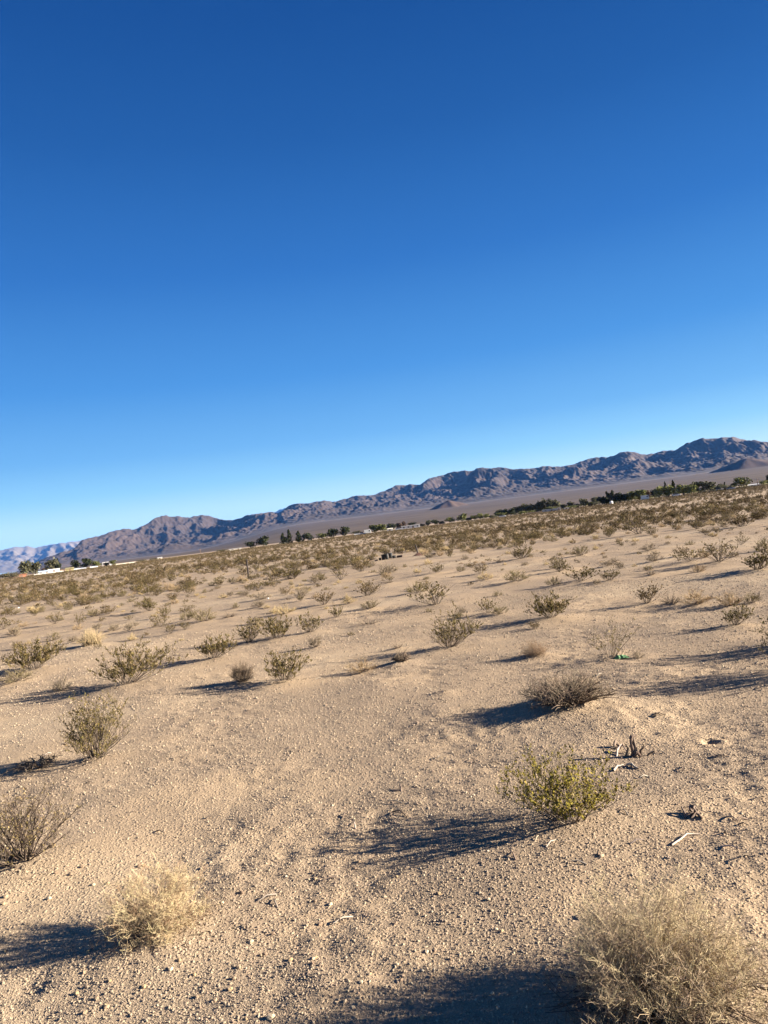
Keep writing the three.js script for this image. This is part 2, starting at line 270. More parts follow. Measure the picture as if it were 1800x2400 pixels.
function range(name, label, prof, az0, az1, na, R0, R1, nr, rows, base, rock, seed) {
  // rows: [distance of the crest, half width of the slope, share of the skyline's height, wander]
  const gb = new GB(), hs = [], rs = [];
  for (let i = 0; i <= nr; i++) rs.push(lerp(R0, R1, i / nr));
  for (let j = 0; j <= na; j++) {
    const a = lerp(az0, az1, j / na), want = prof(a), crest = [];
    for (let k = 0; k < rows.length; k++) {
      const [rd, wd, sh, wa] = rows[k], u = a * rd, rc = rd + wa * (noise(u / 1300, k * 7.3, seed + 90) + 0.35 * noise(u / 380, k * 3.1, seed + 91));
      const f = k === 0 ? 1 + 0.05 * noise(u / 130, 1.5, seed + 93) + 0.035 * noise(u / 45, 2.5, seed + 95) : Math.max(0, sh * (0.72 + 1.2 * noise(u / 620, k * 5.7, seed + 92) + 0.6 * noise(u / 210, k * 2.7, seed + 94)));
      crest.push([rc, wd, Math.max(0, f * (want * rc + EYE - base(rc, a)))]);
    }
    const col = [];
    for (let i = 0; i <= nr; i++) {
      const r = rs[i]; let m = 0;
      crest.forEach(([rc, wd, C], k) => {
        const t = 1 - Math.abs(r - rc) / (r < rc ? wd : wd * 0.8); if (t <= 0 || C <= 0) return;
        const n = spurs(a * rows[k][0], r - rc * 0.5, seed + k * 17), v = C * lerp(Math.pow(t, 2.7), Math.pow(t, 0.75), n) * (1 - 0.34 * (1 - spurs(a * rows[k][0] * 2.9, r * 2.6, seed + 140 + k, 3)) * sstep(1, 0.82, t) * sstep(0, 0.12, t));
        const d = Math.max(0, 25 - Math.abs(m - v)) / 25; m = Math.max(m, v) + d * d * 6 * Math.min(1, m / 10);
      });
      col.push(base(r, a) + m + (m > 4 ? (30 * (0.3 - Math.abs(noise(a * r / 105, r / 130, seed + 70))) + 20 * (0.3 - Math.abs(noise(a * r / 48, r / 64, seed + 71))) + 10 * noise(a * r / 24, r / 36, seed + 72)) * Math.min(1, m / 60) * (1 - 0.7 * sstep(0.93, 1, m / Math.max(1, crest[0][2]))) : 0));
    }
    hs.push(col);
  }
  for (let j = 0; j <= na; j++) { const a = lerp(az0, az1, j / na); for (let i = 0; i <= nr; i++) {
    const r = rs[i], x = Math.sin(a) * r, z = -Math.cos(a) * r, y = hs[j][i], up = y - base(r, a);
    const band = noise(x / 700, z / 700 + y / 160, seed + 30) + 0.5 * noise(x / 160, z / 160 + y / 60, seed + 31);
    let c = mixc(rock[0], rock[1], sstep(-0.35, 0.45, band));
    c = mixc(c, rock[2], sstep(0.56, 0.66, noise(x / 230, z / 230, seed + 33) + 0.4 * noise(x / 60, z / 60, seed + 34)));
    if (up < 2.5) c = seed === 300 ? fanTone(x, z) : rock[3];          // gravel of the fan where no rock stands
    gb.v(x, y + (i === 0 ? -3 : 0.4), z, c);
  } }
  const w = nr + 1;
  for (let j = 0; j < na; j++) for (let i = 0; i < nr; i++) { const k = j * w + i; gb.tri(k, k + w, k + 1); gb.tri(k + 1, k + w, k + w + 1); }
  const o = new THREE.Mesh(gb.geo(), new THREE.MeshStandardMaterial({ vertexColors: true, roughness: 0.95 }));
  o.name = name; o.castShadow = o.receiveShadow = true; scene.add(o); tag(o, label, 'mountains', null, 'structure');
}
range('mountains', 'rugged purple brown mountain range with deep blue shaded gullies', profile(SKYLINE), -0.62, 0.62, 1150, 5250, 9000, 215,
  [[7900, 1750, 1, 900], [7200, 900, 0.74, 700], [6600, 650, 0.46, 600], [6100, 420, 0.26, 420], [5750, 300, 0.15, 260]], fan,
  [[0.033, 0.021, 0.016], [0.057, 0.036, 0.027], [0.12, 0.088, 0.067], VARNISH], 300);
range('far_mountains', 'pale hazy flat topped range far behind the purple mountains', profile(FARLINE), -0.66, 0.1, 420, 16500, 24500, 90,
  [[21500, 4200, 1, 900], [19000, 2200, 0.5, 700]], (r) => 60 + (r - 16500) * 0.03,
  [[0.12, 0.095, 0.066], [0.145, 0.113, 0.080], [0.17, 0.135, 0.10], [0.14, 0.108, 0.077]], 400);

// ---------------------------------------------------------------- bushes
const BARK = [0.10, 0.078, 0.062], GREYBARK = [0.145, 0.112, 0.082], OLIVE = [0.122, 0.094, 0.027], BROWNLEAF = [0.20, 0.145, 0.065], STRAW = [0.50, 0.395, 0.22], BURRO = [0.235, 0.185, 0.125], DEAD = [0.17, 0.127, 0.088];
function creosote(seed, o) {            // o: w, h, stems, subs, twigs, leaves per twig, leaf length
  const R = RNG(seed), st = new GB(), lf = new GB(), { w, h } = o, tone = o.tone || OLIVE, sides = o.fine ? 4 : 3;
  const thick = o.thick || 0.011, lean = [(R() - 0.5) * 0.24 * w, (R() - 0.5) * 0.24 * w];
  for (let s = 0; s < o.stems; s++) {
    const a = (s + R() * 0.8) / o.stems * 6.283 * 2.399, rho = Math.sqrt((s + 0.5) / o.stems) * (0.75 + 0.35 * R());
    const top = h * (1.02 - (o.airy ? 0.74 : 0.62) * rho * rho) * (0.55 + 0.5 * R()) * (o.tall && s === 2 ? 1.4 : 1), leafy = R() < 0.28 ? 0.15 : 1.1;
    const b = V(Math.cos(a) * 0.06 * w * R(), -0.03, Math.sin(a) * 0.06 * w * R());
    const e = V(Math.cos(a) * rho * w * 0.46 + lean[0], top, Math.sin(a) * rho * w * 0.46 + lean[1]);
    const mid = V(e.x * (0.35 + 0.25 * R()), e.y * (0.36 + 0.14 * R()), e.z * (0.35 + 0.25 * R()));
    const pts = bez(b, mid, e, o.fine ? 6 : 4, R, 0.035 * h), col = jit(o.bare ? (R() < 0.2 ? GREYBARK : [0.062, 0.045, 0.034]) : R() < 0.4 ? GREYBARK : BARK, R);
    st.tube(pts, h * thick * (0.7 + 0.6 * R()), h * thick * 0.25, sides, col);
    for (let k = 0; k < o.subs; k++) {
      const t = 0.3 + 0.7 * (k + R()) / o.subs, p = onPath(pts, Math.min(0.98, t)), out = V(p.x - lean[0], 0, p.z - lean[1]).normalize();
      const d = V(out.x * 0.5 + (R() - 0.5) * 1.5, 0.5 + R() * 0.8, out.z * 0.5 + (R() - 0.5) * 1.5).normalize(), L = h * (0.14 + 0.2 * R());
      const q = p.clone().addScaledVector(d, L), pp = bez(p, p.clone().lerp(q, 0.5).add(V((R() - 0.5) * L * 0.4, -0.06 * L, (R() - 0.5) * L * 0.4)), q, 2, R, 0);
      st.tube(pp, h * thick * 0.33, h * thick * 0.14, 3, col);
      for (let m = 0; m < o.twigs; m++) {
        const p2 = onPath(pp, 0.25 + 0.75 * R()), d2 = d.clone().add(V((R() - 0.5) * 1.8, (R() - 0.3) * 1.2, (R() - 0.5) * 1.8)).normalize(), L2 = h * (0.06 + 0.11 * R()), q2 = p2.clone().addScaledVector(d2, L2);
        if (q2.y < 0.01) continue;
        st.tube([p2, q2], h * thick * 0.16, h * thick * 0.09, 3, col);
        const n = o.leaves * (o.bare ? (R() < 0.45 ? 0.5 : 0.08) : (0.4 + 1.2 * R()) * leafy);
        const c0 = jit(R() < (o.airy ? 0.12 : 0.3) || (o.bare && R() < 0.7) ? BROWNLEAF : tone, R, 0.3);
        for (let l = 0; l < n; l++) {
          const q3 = p2.clone().lerp(q2, 0.15 + R() * 0.95), g = h * 0.016; q3.x += (R() - 0.5) * g; q3.y += (R() - 0.5) * g; q3.z += (R() - 0.5) * g;
          const ll = o.leaf * (0.6 + 0.8 * R()); lf.leaf(q3, ll, ll * 0.5, R, jit(c0, R, 0.22));
        }
      }
    }
  }
  return { stems: st.geo(), foliage: lf.geo() };
}
function twigball(seed, o) {            // dense ball of forking dry twigs
  const R = RNG(seed), st = new GB(), fi = new GB(), { w, h } = o, pale = o.tone || STRAW;
  for (let s = 0; s < o.stems; s++) {
    const a = R() * 6.283, el = Math.asin(Math.pow(R(), o.flat ? 1.3 : 0.85)) * 0.98 + 0.06, L = 0.55 + 0.5 * R() + 0.07 * Math.sin(a * 3 + seed);
    const e = V(Math.cos(a) * Math.cos(el) * w * 0.47 * L, 0.03 * h + Math.sin(el) * h * 0.92 * L, Math.sin(a) * Math.cos(el) * w * 0.47 * L);
    const b = V((R() - 0.5) * 0.12 * w, -0.02, (R() - 0.5) * 0.12 * w), mid = V(e.x * 0.62 + (R() - 0.5) * w * 0.12, e.y * (0.25 + 0.25 * R()), e.z * 0.62 + (R() - 0.5) * w * 0.12);
    const pts = bez(b, mid, e, 3, R, 0.05 * h), col = jit(o.wild ? (R() < 0.7 ? [0.26, 0.195, 0.12] : DEAD) : R() < 0.55 ? DEAD : BARK, R);
    st.tube(pts, h * (o.wild ? 0.007 : 0.010) * (0.5 + R() * 0.8), h * (o.wild ? 0.0012 : 0.003), 3, col);
    for (let k = 0; k < o.forks; k++) {
      const p = onPath(pts, 0.42 + 0.56 * R()), out = p.clone().setY(p.y * 0.6 + 0.1 * h).normalize();
      const wl = o.wild ? 2.6 : 1.7, d = out.clone().add(V((R() - 0.5) * wl, (R() - (o.wild ? 0.4 : 0.25)) * 1.3, (R() - 0.5) * wl)).normalize(), L2 = h * (0.12 + 0.22 * R()) * (o.wild ? 0.8 : 1), q = p.clone().addScaledVector(d, L2);
      q.y = Math.max(q.y, 0.012); const c = jit(o.mix && R() < 0.3 ? o.mix : pale, R, 0.3), th = h * (o.thin || 0.0042);
      fi.tube([p, p.clone().lerp(q, 0.5).add(V((R() - 0.5) * L2 * 0.35, (R() - 0.5) * L2 * 0.3, (R() - 0.5) * L2 * 0.35)), q], th, th * 0.5, 3, c);
      for (let m = 0; m < o.tips; m++) { const p2 = p.clone().lerp(q, 0.3 + 0.7 * R()), q2 = p2.clone().add(V((R() - 0.5) * 2, (R() - 0.3) * 2, (R() - 0.5) * 2).multiplyScalar(h * 0.07)); fi.tube([p2, q2], th * 0.7, th * 0.4, 3, jit(c, R, 0.15)); }
      if (o.leaf) for (let m = 0; m < o.leaves; m++) { const q3 = p.clone().lerp(q, R()); const ll = o.leaf * (0.6 + 0.8 * R()); fi.leaf(q3, ll, ll * 0.55, R, jit(pale, R, 0.3)); }
    }
  }
  for (let s = 0; s < (o.skirt || 0); s++) {   // dark dead branches low at the foot
    const a = R() * 6.283, L = w * (0.25 + 0.3 * R()), e = V(Math.cos(a) * L, h * (0.02 + 0.22 * R() * R()), Math.sin(a) * L), pts = bez(V((R() - 0.5) * 0.1 * w, 0, (R() - 0.5) * 0.1 * w), V(e.x * 0.5, h * (0.08 + 0.16 * R()), e.z * 0.5), e, 4, R, 0.06 * h);
    for (const p of pts.slice(1)) p.y = Math.max(p.y, 0.008);
    st.tube(pts, h * 0.011 * (0.5 + R()), h * 0.003, 3, jit(BARK, R, 0.35));
    for (let k = 0; k < 5; k++) { const p = onPath(pts, 0.3 + 0.65 * R()), q = p.clone().add(V((R() - 0.5) * 0.3 * w, (R() - 0.3) * 0.2 * h, (R() - 0.5) * 0.3 * w)); q.y = Math.max(q.y, 0.008); st.tube([p, q], h * 0.004, h * 0.002, 3, jit(BARK, R, 0.4)); }
  }
  return { stems: st.geo(), foliage: fi.geo() };
}
function deadheap(seed, o) {
  const R = RNG(seed), st = new GB(), fi = new GB(), { w, h } = o;
  for (let s = 0; s < o.stems; s++) {
    const a = R() * 6.283, rho = Math.sqrt(R()), reach = w * 0.5 * (0.65 + 0.4 * R());
    const b = V(Math.cos(a) * rho * w * 0.16, -0.01, Math.sin(a) * rho * w * 0.16);
    const up = o.dome ? h * (1 - rho * 0.8) * (0.5 + 0.6 * R()) : h * (0.15 + 0.6 * R() * R());
    const e = V(Math.cos(a + (R() - 0.5)) * reach * (0.35 + 0.65 * rho), o.dome ? up : 0.012 + up * 0.35 * R(), Math.sin(a + (R() - 0.5)) * reach * (0.35 + 0.65 * rho));
    const mid = b.clone().lerp(e, 0.5).setY(up * (o.dome ? 0.62 : 1.0) + 0.02), c = jit(R() < 0.4 ? GREYBARK : DEAD, R, 0.3), pts = bez(b, mid, e, 4, R, 0.05 * h);
    for (const p of pts.slice(1)) p.y = Math.max(p.y, 0.008);
    st.tube(pts, o.r * (0.5 + R()), o.r * 0.25, 3, c);
    for (let k = 0; k < o.forks; k++) {
      const p = onPath(pts, 0.35 + 0.6 * R()), L = w * (0.05 + 0.09 * R()), q = p.clone().add(V((R() - 0.5) * 2 * L, (R() - (o.dome ? 0.15 : 0.45)) * 1.4 * L, (R() - 0.5) * 2 * L)); q.y = Math.max(q.y, 0.008);
      fi.tube([p, p.clone().lerp(q, 0.5).add(V(0, L * 0.15, 0)), q], o.r * 0.3, o.r * 0.15, 3, jit(c, R));
    }
  }
  return { stems: st.geo(), foliage: fi.geo() };
}
function grasstuft(seed, o) {
  const R = RNG(seed), st = new GB(), fi = new GB(), { w, h } = o;
  for (let s = 0; s < o.stems; s++) {
    const a = R() * 6.283, t = Math.pow(R(), 0.7), b = V(Math.cos(a) * 0.3 * w * R(), -0.02, Math.sin(a) * 0.3 * w * R()), e = V(Math.cos(a) * t * w * 0.5, h * (1.02 - 0.6 * t * t) * (0.6 + 0.4 * R()), Math.sin(a) * t * w * 0.5);
    (s % 5 ? fi : st).tube(bez(b, V((b.x + e.x) * 0.4, e.y * 0.8, (b.z + e.z) * 0.4), e, 2, R, 0), h * 0.011, h * 0.004, 3, jit([0.29, 0.22, 0.125], R, 0.2));
  }
  return { stems: st.geo(), foliage: fi.geo() };
}
// alike bushes share a few shapes of width 1 and height 0.6
const SHAPE = { C: [], B: [], P: [], D: [], G: [] };
for (let k = 0; k < 10; k++) SHAPE.C.push(creosote(900 + k, { w: 1, h: 0.6 * (0.8 + 0.4 * ((k * 7) % 10) / 10), stems: 14 + (k * 13) % 17, subs: 5, twigs: 2, leaves: 6 + (k * 3) % 5, leaf: 0.022, thick: 0.011, airy: k % 4 === 1, tone: k % 4 === 2 ? [0.13, 0.088, 0.036] : OLIVE }));
for (let k = 0; k < 5; k++) SHAPE.B.push(twigball(930 + k, { w: 1, h: 0.6, stems: 34, forks: 9, tips: 1, tone: k % 2 ? BURRO : [0.19, 0.15, 0.08], leaf: 0.022, leaves: 2, thin: 0.007 }));
for (let k = 0; k < 4; k++) SHAPE.P.push(twigball(950 + k, { w: 1, h: 0.6, stems: 32, forks: 10, tips: 2, tone: k % 2 ? [0.33, 0.24, 0.14] : [0.42, 0.32, 0.17], thin: 0.009 }));
for (let k = 0; k < 3; k++) SHAPE.D.push(deadheap(970 + k, { w: 1, h: 0.6, stems: 42, forks: 3, r: 0.011, dome: k > 0 }));
SHAPE.G.push(grasstuft(990, { w: 1, h: 0.6, stems: 260 }));
const KIND = {
  C: ['creosote_bush', 'creosote bush'], B: ['burro_bush', 'bush'], P: ['dry_bush', 'dry bush'], D: ['dead_brush', 'dead brush'], G: ['grass_tuft', 'grass'],
};
const MIDTEXT = {
  C: ['olive green creosote bush on the open sand between gravel foreground and treeline', 'creosote bushes dotted over the plain'],
  B: ['small grey brown twiggy bush on the open sand between gravel foreground and treeline', 'twiggy bushes dotted over the plain'],
  P: ['small pale straw coloured dry bush on the open sand before the treeline', 'pale dry bushes dotted over the plain'],
  D: ['low heap of dead grey twigs on the open sand before the treeline', 'dead twig heaps dotted over the plain'],
  G: ['pale yellow tuft of dry grass behind the spreading creosote bush', null],
};
function addShape(s, root) { part('stems', s.stems, woodMat, root); part('foliage', s.foliage, plantMat, root); }
const PR = RNG(4242);
const count = { C: 0, B: 0, P: 0, D: 0, G: 0 };
const spread = [];
const CAT = { C: 'creosote bush', B: 'twiggy bush', P: 'dry bush', D: 'dead brush', G: 'grass' };
const MARKS = [[583, 1356, 'the lone fence post'], [900, 1312, 'the black pails'], [981, 1302, 'the leaning post'], [1290, 1448, 'the fan shaped creosote'], [1455, 1543, 'the green plastic bag'], [1336, 1672, 'the twig dome'], [655, 1495, 'the pale sand ledge'], [1052, 1519, 'the vase shaped creosote'], [217, 1516, 'the yellow grass tuft'], [300, 1612, 'the dark spreading creosote']].map(([x, y, n]) => { const q = FLAT(x, y); return [q.x, q.z, n]; });
const BEHIND = [[40, 'the rusty shed'], [120, 'the pale blue trailers'], [185, 'the dark round trees'], [252, 'the white carport'], [345, 'the pale track'], [470, 'the thin far pole'], [552, 'the long white roof'], [617, 'the round dark tree'], [680, 'the pair of pines'], [795, 'the dense dark trees'], [862, 'the box van'], [963, 'the long mobile home'], [1054, 'the far low tree row'], [1184, 'the dense windbreak end'], [1260, 'the feathery windbreak'], [1345, 'the loose grey trees'], [1438, 'the dark grove'], [1490, 'the leafy pair'], [1557, 'the bright leafy trees'], [1611, 'the bright round trees'], [1650, 'the wide grey trees'], [1743, 'the big leafy tree'], [1790, 'the power pole']].map(([x, n]) => [azOf(x, 1357 - 0.1235 * x), n]);
function clonePlant(k, x, z, w, h, label, group) {
  const o = thing(KIND[k][0], label, KIND[k][1], [x, H(x, z) - 0.004, z], PR() * 6.283, group);
  const v = Math.floor(PR() * SHAPE[k].length); addShape(SHAPE[k][v], o); o.scale.set(w, h / 0.6, w); count[k]++;
  spread.push({ o, k, x, z, w, h, v, own: !group });
}
function nameSpread() {                 // say of each bush how big it is, what grows next to it and where it stands
  for (const a of spread) {
    if (a.own) continue;
    const size = a.w > 0.95 ? 'large' : a.w > 0.7 ? 'medium' : a.w > 0.48 ? 'small' : 'tiny', form = a.h / a.w > 0.62 ? 'upright' : a.h / a.w > 0.5 ? 'rounded' : 'low';
    const look = { C: 'olive creosote bush', B: a.v % 2 ? 'grey twiggy bush' : 'brown twiggy bush', P: a.v % 2 ? 'dull tan dry bush' : 'pale straw dry bush', D: 'heap of dead twigs', G: 'yellow grass tuft' }[a.k];
    let nb = null, bd = 1.5; for (const b of spread) if (b !== a) { const d = Math.hypot(a.x - b.x, a.z - b.z) - (a.w + b.w) / 2; if (d < bd) { bd = d; nb = b; } }
    const side = !nb ? 'alone' : (bd < 0.05 ? 'touching ' : 'beside ') + { C: 'a creosote', B: 'a twiggy bush', P: 'a dry bush', D: 'dead twigs', G: 'grass' }[nb.k];
    let mk = null, md = 5; for (const m of MARKS) { const d = Math.hypot(a.x - m[0], a.z - m[1]); if (d < md) { md = d; mk = m[2]; } }
    const az = Math.atan2(a.x, -a.z), bh = BEHIND.reduce((p, c) => (Math.abs(c[0] - az) < Math.abs(p[0] - az) ? c : p));
    a.o.userData.label = `${size} ${form} ${look} ${side}, ${mk ? (md < 2 ? 'close to ' : 'near ') + mk : 'towards ' + bh[1]}`;
  }
}
PLANTS.forEach((p, n) => {
  const k = p[0], o = p.o, w = p.w, h = p.h;
  if (!o.own) { clonePlant(k, p.pos.x, p.pos.z, w * 1.34, h * 1.04, p[5] || MIDTEXT[k][0], p[5] ? null : MIDTEXT[k][1]); return; }
  const root = thing(KIND[k][0], p[5], KIND[k][1], [p.pos.x, p.pos.y - 0.004, p.pos.z]); count[k]++;
  const near = p[3] > 120 || p[2] > 1700;
  let s;
  if (k === 'C') s = creosote(100 + n, { w: w * (o.wide || 1.34), h: h * 0.92, tone: o.tone, bare: o.bare, airy: o.airy, tall: o.tall, fine: near, stems: o.bare ? 30 : o.sparse ? 11 : near ? 36 : 34, subs: o.bare ? 7 : near ? 7 : 6, twigs: near ? 5 : 3, leaves: o.bare ? 4.5 : o.sparse ? 3 : o.airy ? 4.5 : near ? 8 : 10, leaf: o.airy ? 0.0075 : Math.min(0.012, Math.max(0.0068, 0.00105 * p.pos.length())) * (o.leaf || 1), thick: o.bare ? 0.014 : 0.009 });
  else if (k === 'P') s = twigball(100 + n, o.own === 2 ? { w: w * 1.14, h: h * 0.92, stems: 175, forks: 15, tips: 6, thin: 0.0020, wild: 1, tone: [0.46, 0.365, 0.22], mix: [0.27, 0.205, 0.14], skirt: 120 } : { w: w * 1.26, h: h * 0.98, stems: 110, forks: 11, tips: 5, thin: 0.0028, wild: 1, tone: p[2] > 2000 ? [0.48, 0.375, 0.215] : [0.28, 0.20, 0.13], mix: [0.26, 0.17, 0.10], skirt: 16 });
  else if (k === 'B') s = twigball(100 + n, { w, h, stems: 90, forks: 10, tips: 2, tone: [0.17, 0.125, 0.085], thin: 0.005 });
  else s = deadheap(100 + n, { w: w * (o.big ? 1.3 : 1), h: h * (o.big ? 0.95 : 1), stems: o.big ? 230 : o.dome ? 120 : 46, forks: o.dome ? 5 : 4, r: o.dome ? 0.006 : 0.007, dome: o.dome });
  addShape(s, root);
  if (p[2] > 1500 && k !== 'D') {        // twigs fallen round its foot
    const R = RNG(9100 + n), gb = new GB();
    for (let t = 0; t < 26; t++) { const a = R() * 6.283, d = w * (0.08 + 0.5 * R()), L = 0.02 + 0.06 * R(), b = a + 1.5 + R() * 2, x = Math.cos(a) * d, z = Math.sin(a) * d, y0 = H(p.pos.x + x, p.pos.z + z) - p.pos.y + 0.007; gb.tube([V(x, y0, z), V(x + Math.cos(b) * L * 0.5, y0 + 0.008, z + Math.sin(b) * L * 0.5), V(x + Math.cos(b) * L, H(p.pos.x + x + Math.cos(b) * L, p.pos.z + z + Math.sin(b) * L) - p.pos.y + 0.006, z + Math.sin(b) * L)], 0.0028, 0.0016, 3, jit(R() < 0.5 ? [0.36, 0.29, 0.21] : DEAD, R, 0.3)); }
    part('fallen_twigs', gb.geo(), woodMat, root).userData.kind = 'stuff';
  }
});

// the rest of the plain: nearer bushes one by one, the far ones as scrub that reads as one mass
{
  const R = RNG(515), all = [];
  for (let t = 0; t < 150000; t++) {
    const az = (R() - 0.5) * 1.32, r = Math.sqrt(lerp(17 * 17, 520 * 520, R() < 0.07 ? R() * 0.03 : R())), x = Math.sin(az) * r, z = -Math.cos(az) * r;
    const patch = noise(x / 16, z / 9, 61) + 0.5 * noise(x / 5, z / 4, 62);
    const dens = lerp(0.34, 0.46, sstep(16, 60, r)) * (0.3 + 1.0 * sstep(-0.35, 0.4, patch));
    if (R() > dens) continue;
    if (r < 60 && PLANTS.some((p) => Math.hypot(p.pos.x - x, p.pos.z - z) < 0.35 + p.w * 0.5 + (r < 30 ? 0.5 : 0))) continue;
    if (r < 28 && all.some((q) => Math.hypot(q.x - x, q.z - z) < 0.9)) continue;
    const u = R(), kind = u < 0.5 ? 'C' : u < 0.8 ? 'B' : 'P', size = (kind === 'C' ? lerp(0.45, 1.15, R() * R()) : lerp(0.3, 0.75, R() * R())) * (r < 34 ? 0.75 : 1);
    const py = project(V(x, 0, z)); const inside = py[0] > -15 && py[0] < PW + 15 && py[1] < PH && r > 0;
    if (inside && Math.hypot(py[0] - 930, (py[1] - 1302) * 2.2) < 60 && r < 46) continue;      // keep the pails and posts clear
    all.push({ x, z, r, kind, w: size, h: size * lerp(0.42, 0.66, R()), inside });
  }
  for (let t = 0; t < 620; t++) {         // small dry plants between the bigger bushes
    const az = (R() - 0.5) * 1.1, r = 8 + 24 * Math.sqrt(R()), x = Math.sin(az) * r, z = -Math.cos(az) * r;
    if (R() > 0.25 + 0.9 * sstep(-0.2, 0.35, noise(x / 6, z / 6, 66)) * sstep(7, 20, r)) continue;
    if (PLANTS.some((p) => Math.hypot(p.pos.x - x, p.pos.z - z) < 0.2 + p.w * 0.5) || all.some((q) => q.r < 34 && Math.hypot(q.x - x, q.z - z) < 0.4)) continue;
    const w = lerp(0.14, 0.46, R() * R()), py = project(V(x, 0, z)), inside = py[0] > -15 && py[0] < PW + 15; if (Math.hypot(py[0] - 930, (py[1] - 1302) * 2.2) < 60) continue;
    all.push({ x, z, r, kind: R() < 0.45 ? 'B' : R() < 0.7 ? 'P' : 'C', w, h: w * lerp(0.35, 0.6, R()), inside });
  }
  all.sort((a, b) => b.w / b.r - a.w / a.r);
  const rest = { C: [], B: [], P: [] };
  for (const q of all) { if (q.inside && q.r < 90 && count[q.kind] < 296) clonePlant(q.kind, q.x, q.z, q.w, q.h, ...MIDTEXT[q.kind]); else rest[q.kind].push(q); }
  nameSpread();
  const low = {
    C: [creosote(801, { w: 1, h: 0.6, stems: 14, subs: 3, twigs: 1, leaves: 4, leaf: 0.075, thick: 0.014, tone: [0.125, 0.094, 0.042] })],
    B: [twigball(802, { w: 1, h: 0.6, stems: 16, forks: 5, tips: 0, tone: [0.18, 0.138, 0.085], leaf: 0.06, leaves: 2, thin: 0.014 })],
    P: [twigball(803, { w: 1, h: 0.6, stems: 16, forks: 6, tips: 0, tone: [0.33, 0.245, 0.13], leaf: 0.05, leaves: 1, thin: 0.016 })],
  };
  const info = { C: ['creosote_scrub', 'far olive creosote scrub covering the plain towards the treeline'], B: ['grey_scrub', 'far grey brown scrub covering the plain towards the treeline'], P: ['dry_scrub', 'far pale dry scrub covering the plain towards the treeline'] };
  for (const k of ['C', 'B', 'P']) {
    const g = mergeGeometries([low[k][0].stems, low[k][0].foliage]), im = new THREE.InstancedMesh(g, plantMat, rest[k].length), M = new THREE.Matrix4(), q = new THREE.Quaternion(), c = new THREE.Color();
    rest[k].forEach((s, n) => { q.setFromAxisAngle(V(0, 1, 0), R() * 6.283); M.compose(V(s.x, H(s.x, s.z) - 0.01, s.z), q, V(s.w, s.h / 0.6, s.w)); im.setMatrixAt(n, M); const f = 0.8 + 0.4 * R(); im.setColorAt(n, c.setRGB(f, f * (0.95 + 0.1 * R()), f)); });
    im.name = info[k][0]; im.castShadow = im.receiveShadow = true; scene.add(im); tag(im, info[k][1], 'scrub', null, 'stuff');
  }
  console.log('plants', JSON.stringify(count), 'scrub', rest.C.length, rest.B.length, rest.P.length);
}

const NEARNAMES = [[1345, 1948, 'the yellow green creosote'], [1560, 2372, 'the big pale dry bush'], [378, 2190, 'the round golden dry bush'], [60, 2026, 'the leafless brown creosote'], [222, 1790, 'the upright creosote'], [1336, 1672, 'the twig dome'], [1482, 1772, 'the dark stump'], [1611, 1960, 'the bleached white stick'], [938, 1906, 'the thin curved twig'], [300, 1612, 'the dark spreading creosote'], [665, 1600, 'the leafy creosote and twiggy ball'], [943, 1559, 'the small dead twig heap'], [1433, 1548, 'the green plastic bag'], [1256, 1545, 'the pinkish dry bush'], [503, 1545, 'the low spreading creosote'], [635, 2386, 'the largest tan stone']].map(([x, y, n]) => [G(x, y), n]);
function nearest(p) { let b = null, d = 1e9; for (const [q, n] of NEARNAMES) { const e = q.distanceTo(p); if (e > 0.02 && e < d) { d = e; b = n; } } return (d < 0.5 ? 'close by ' : d < 1.2 ? 'near ' : 'some way from ') + b; }

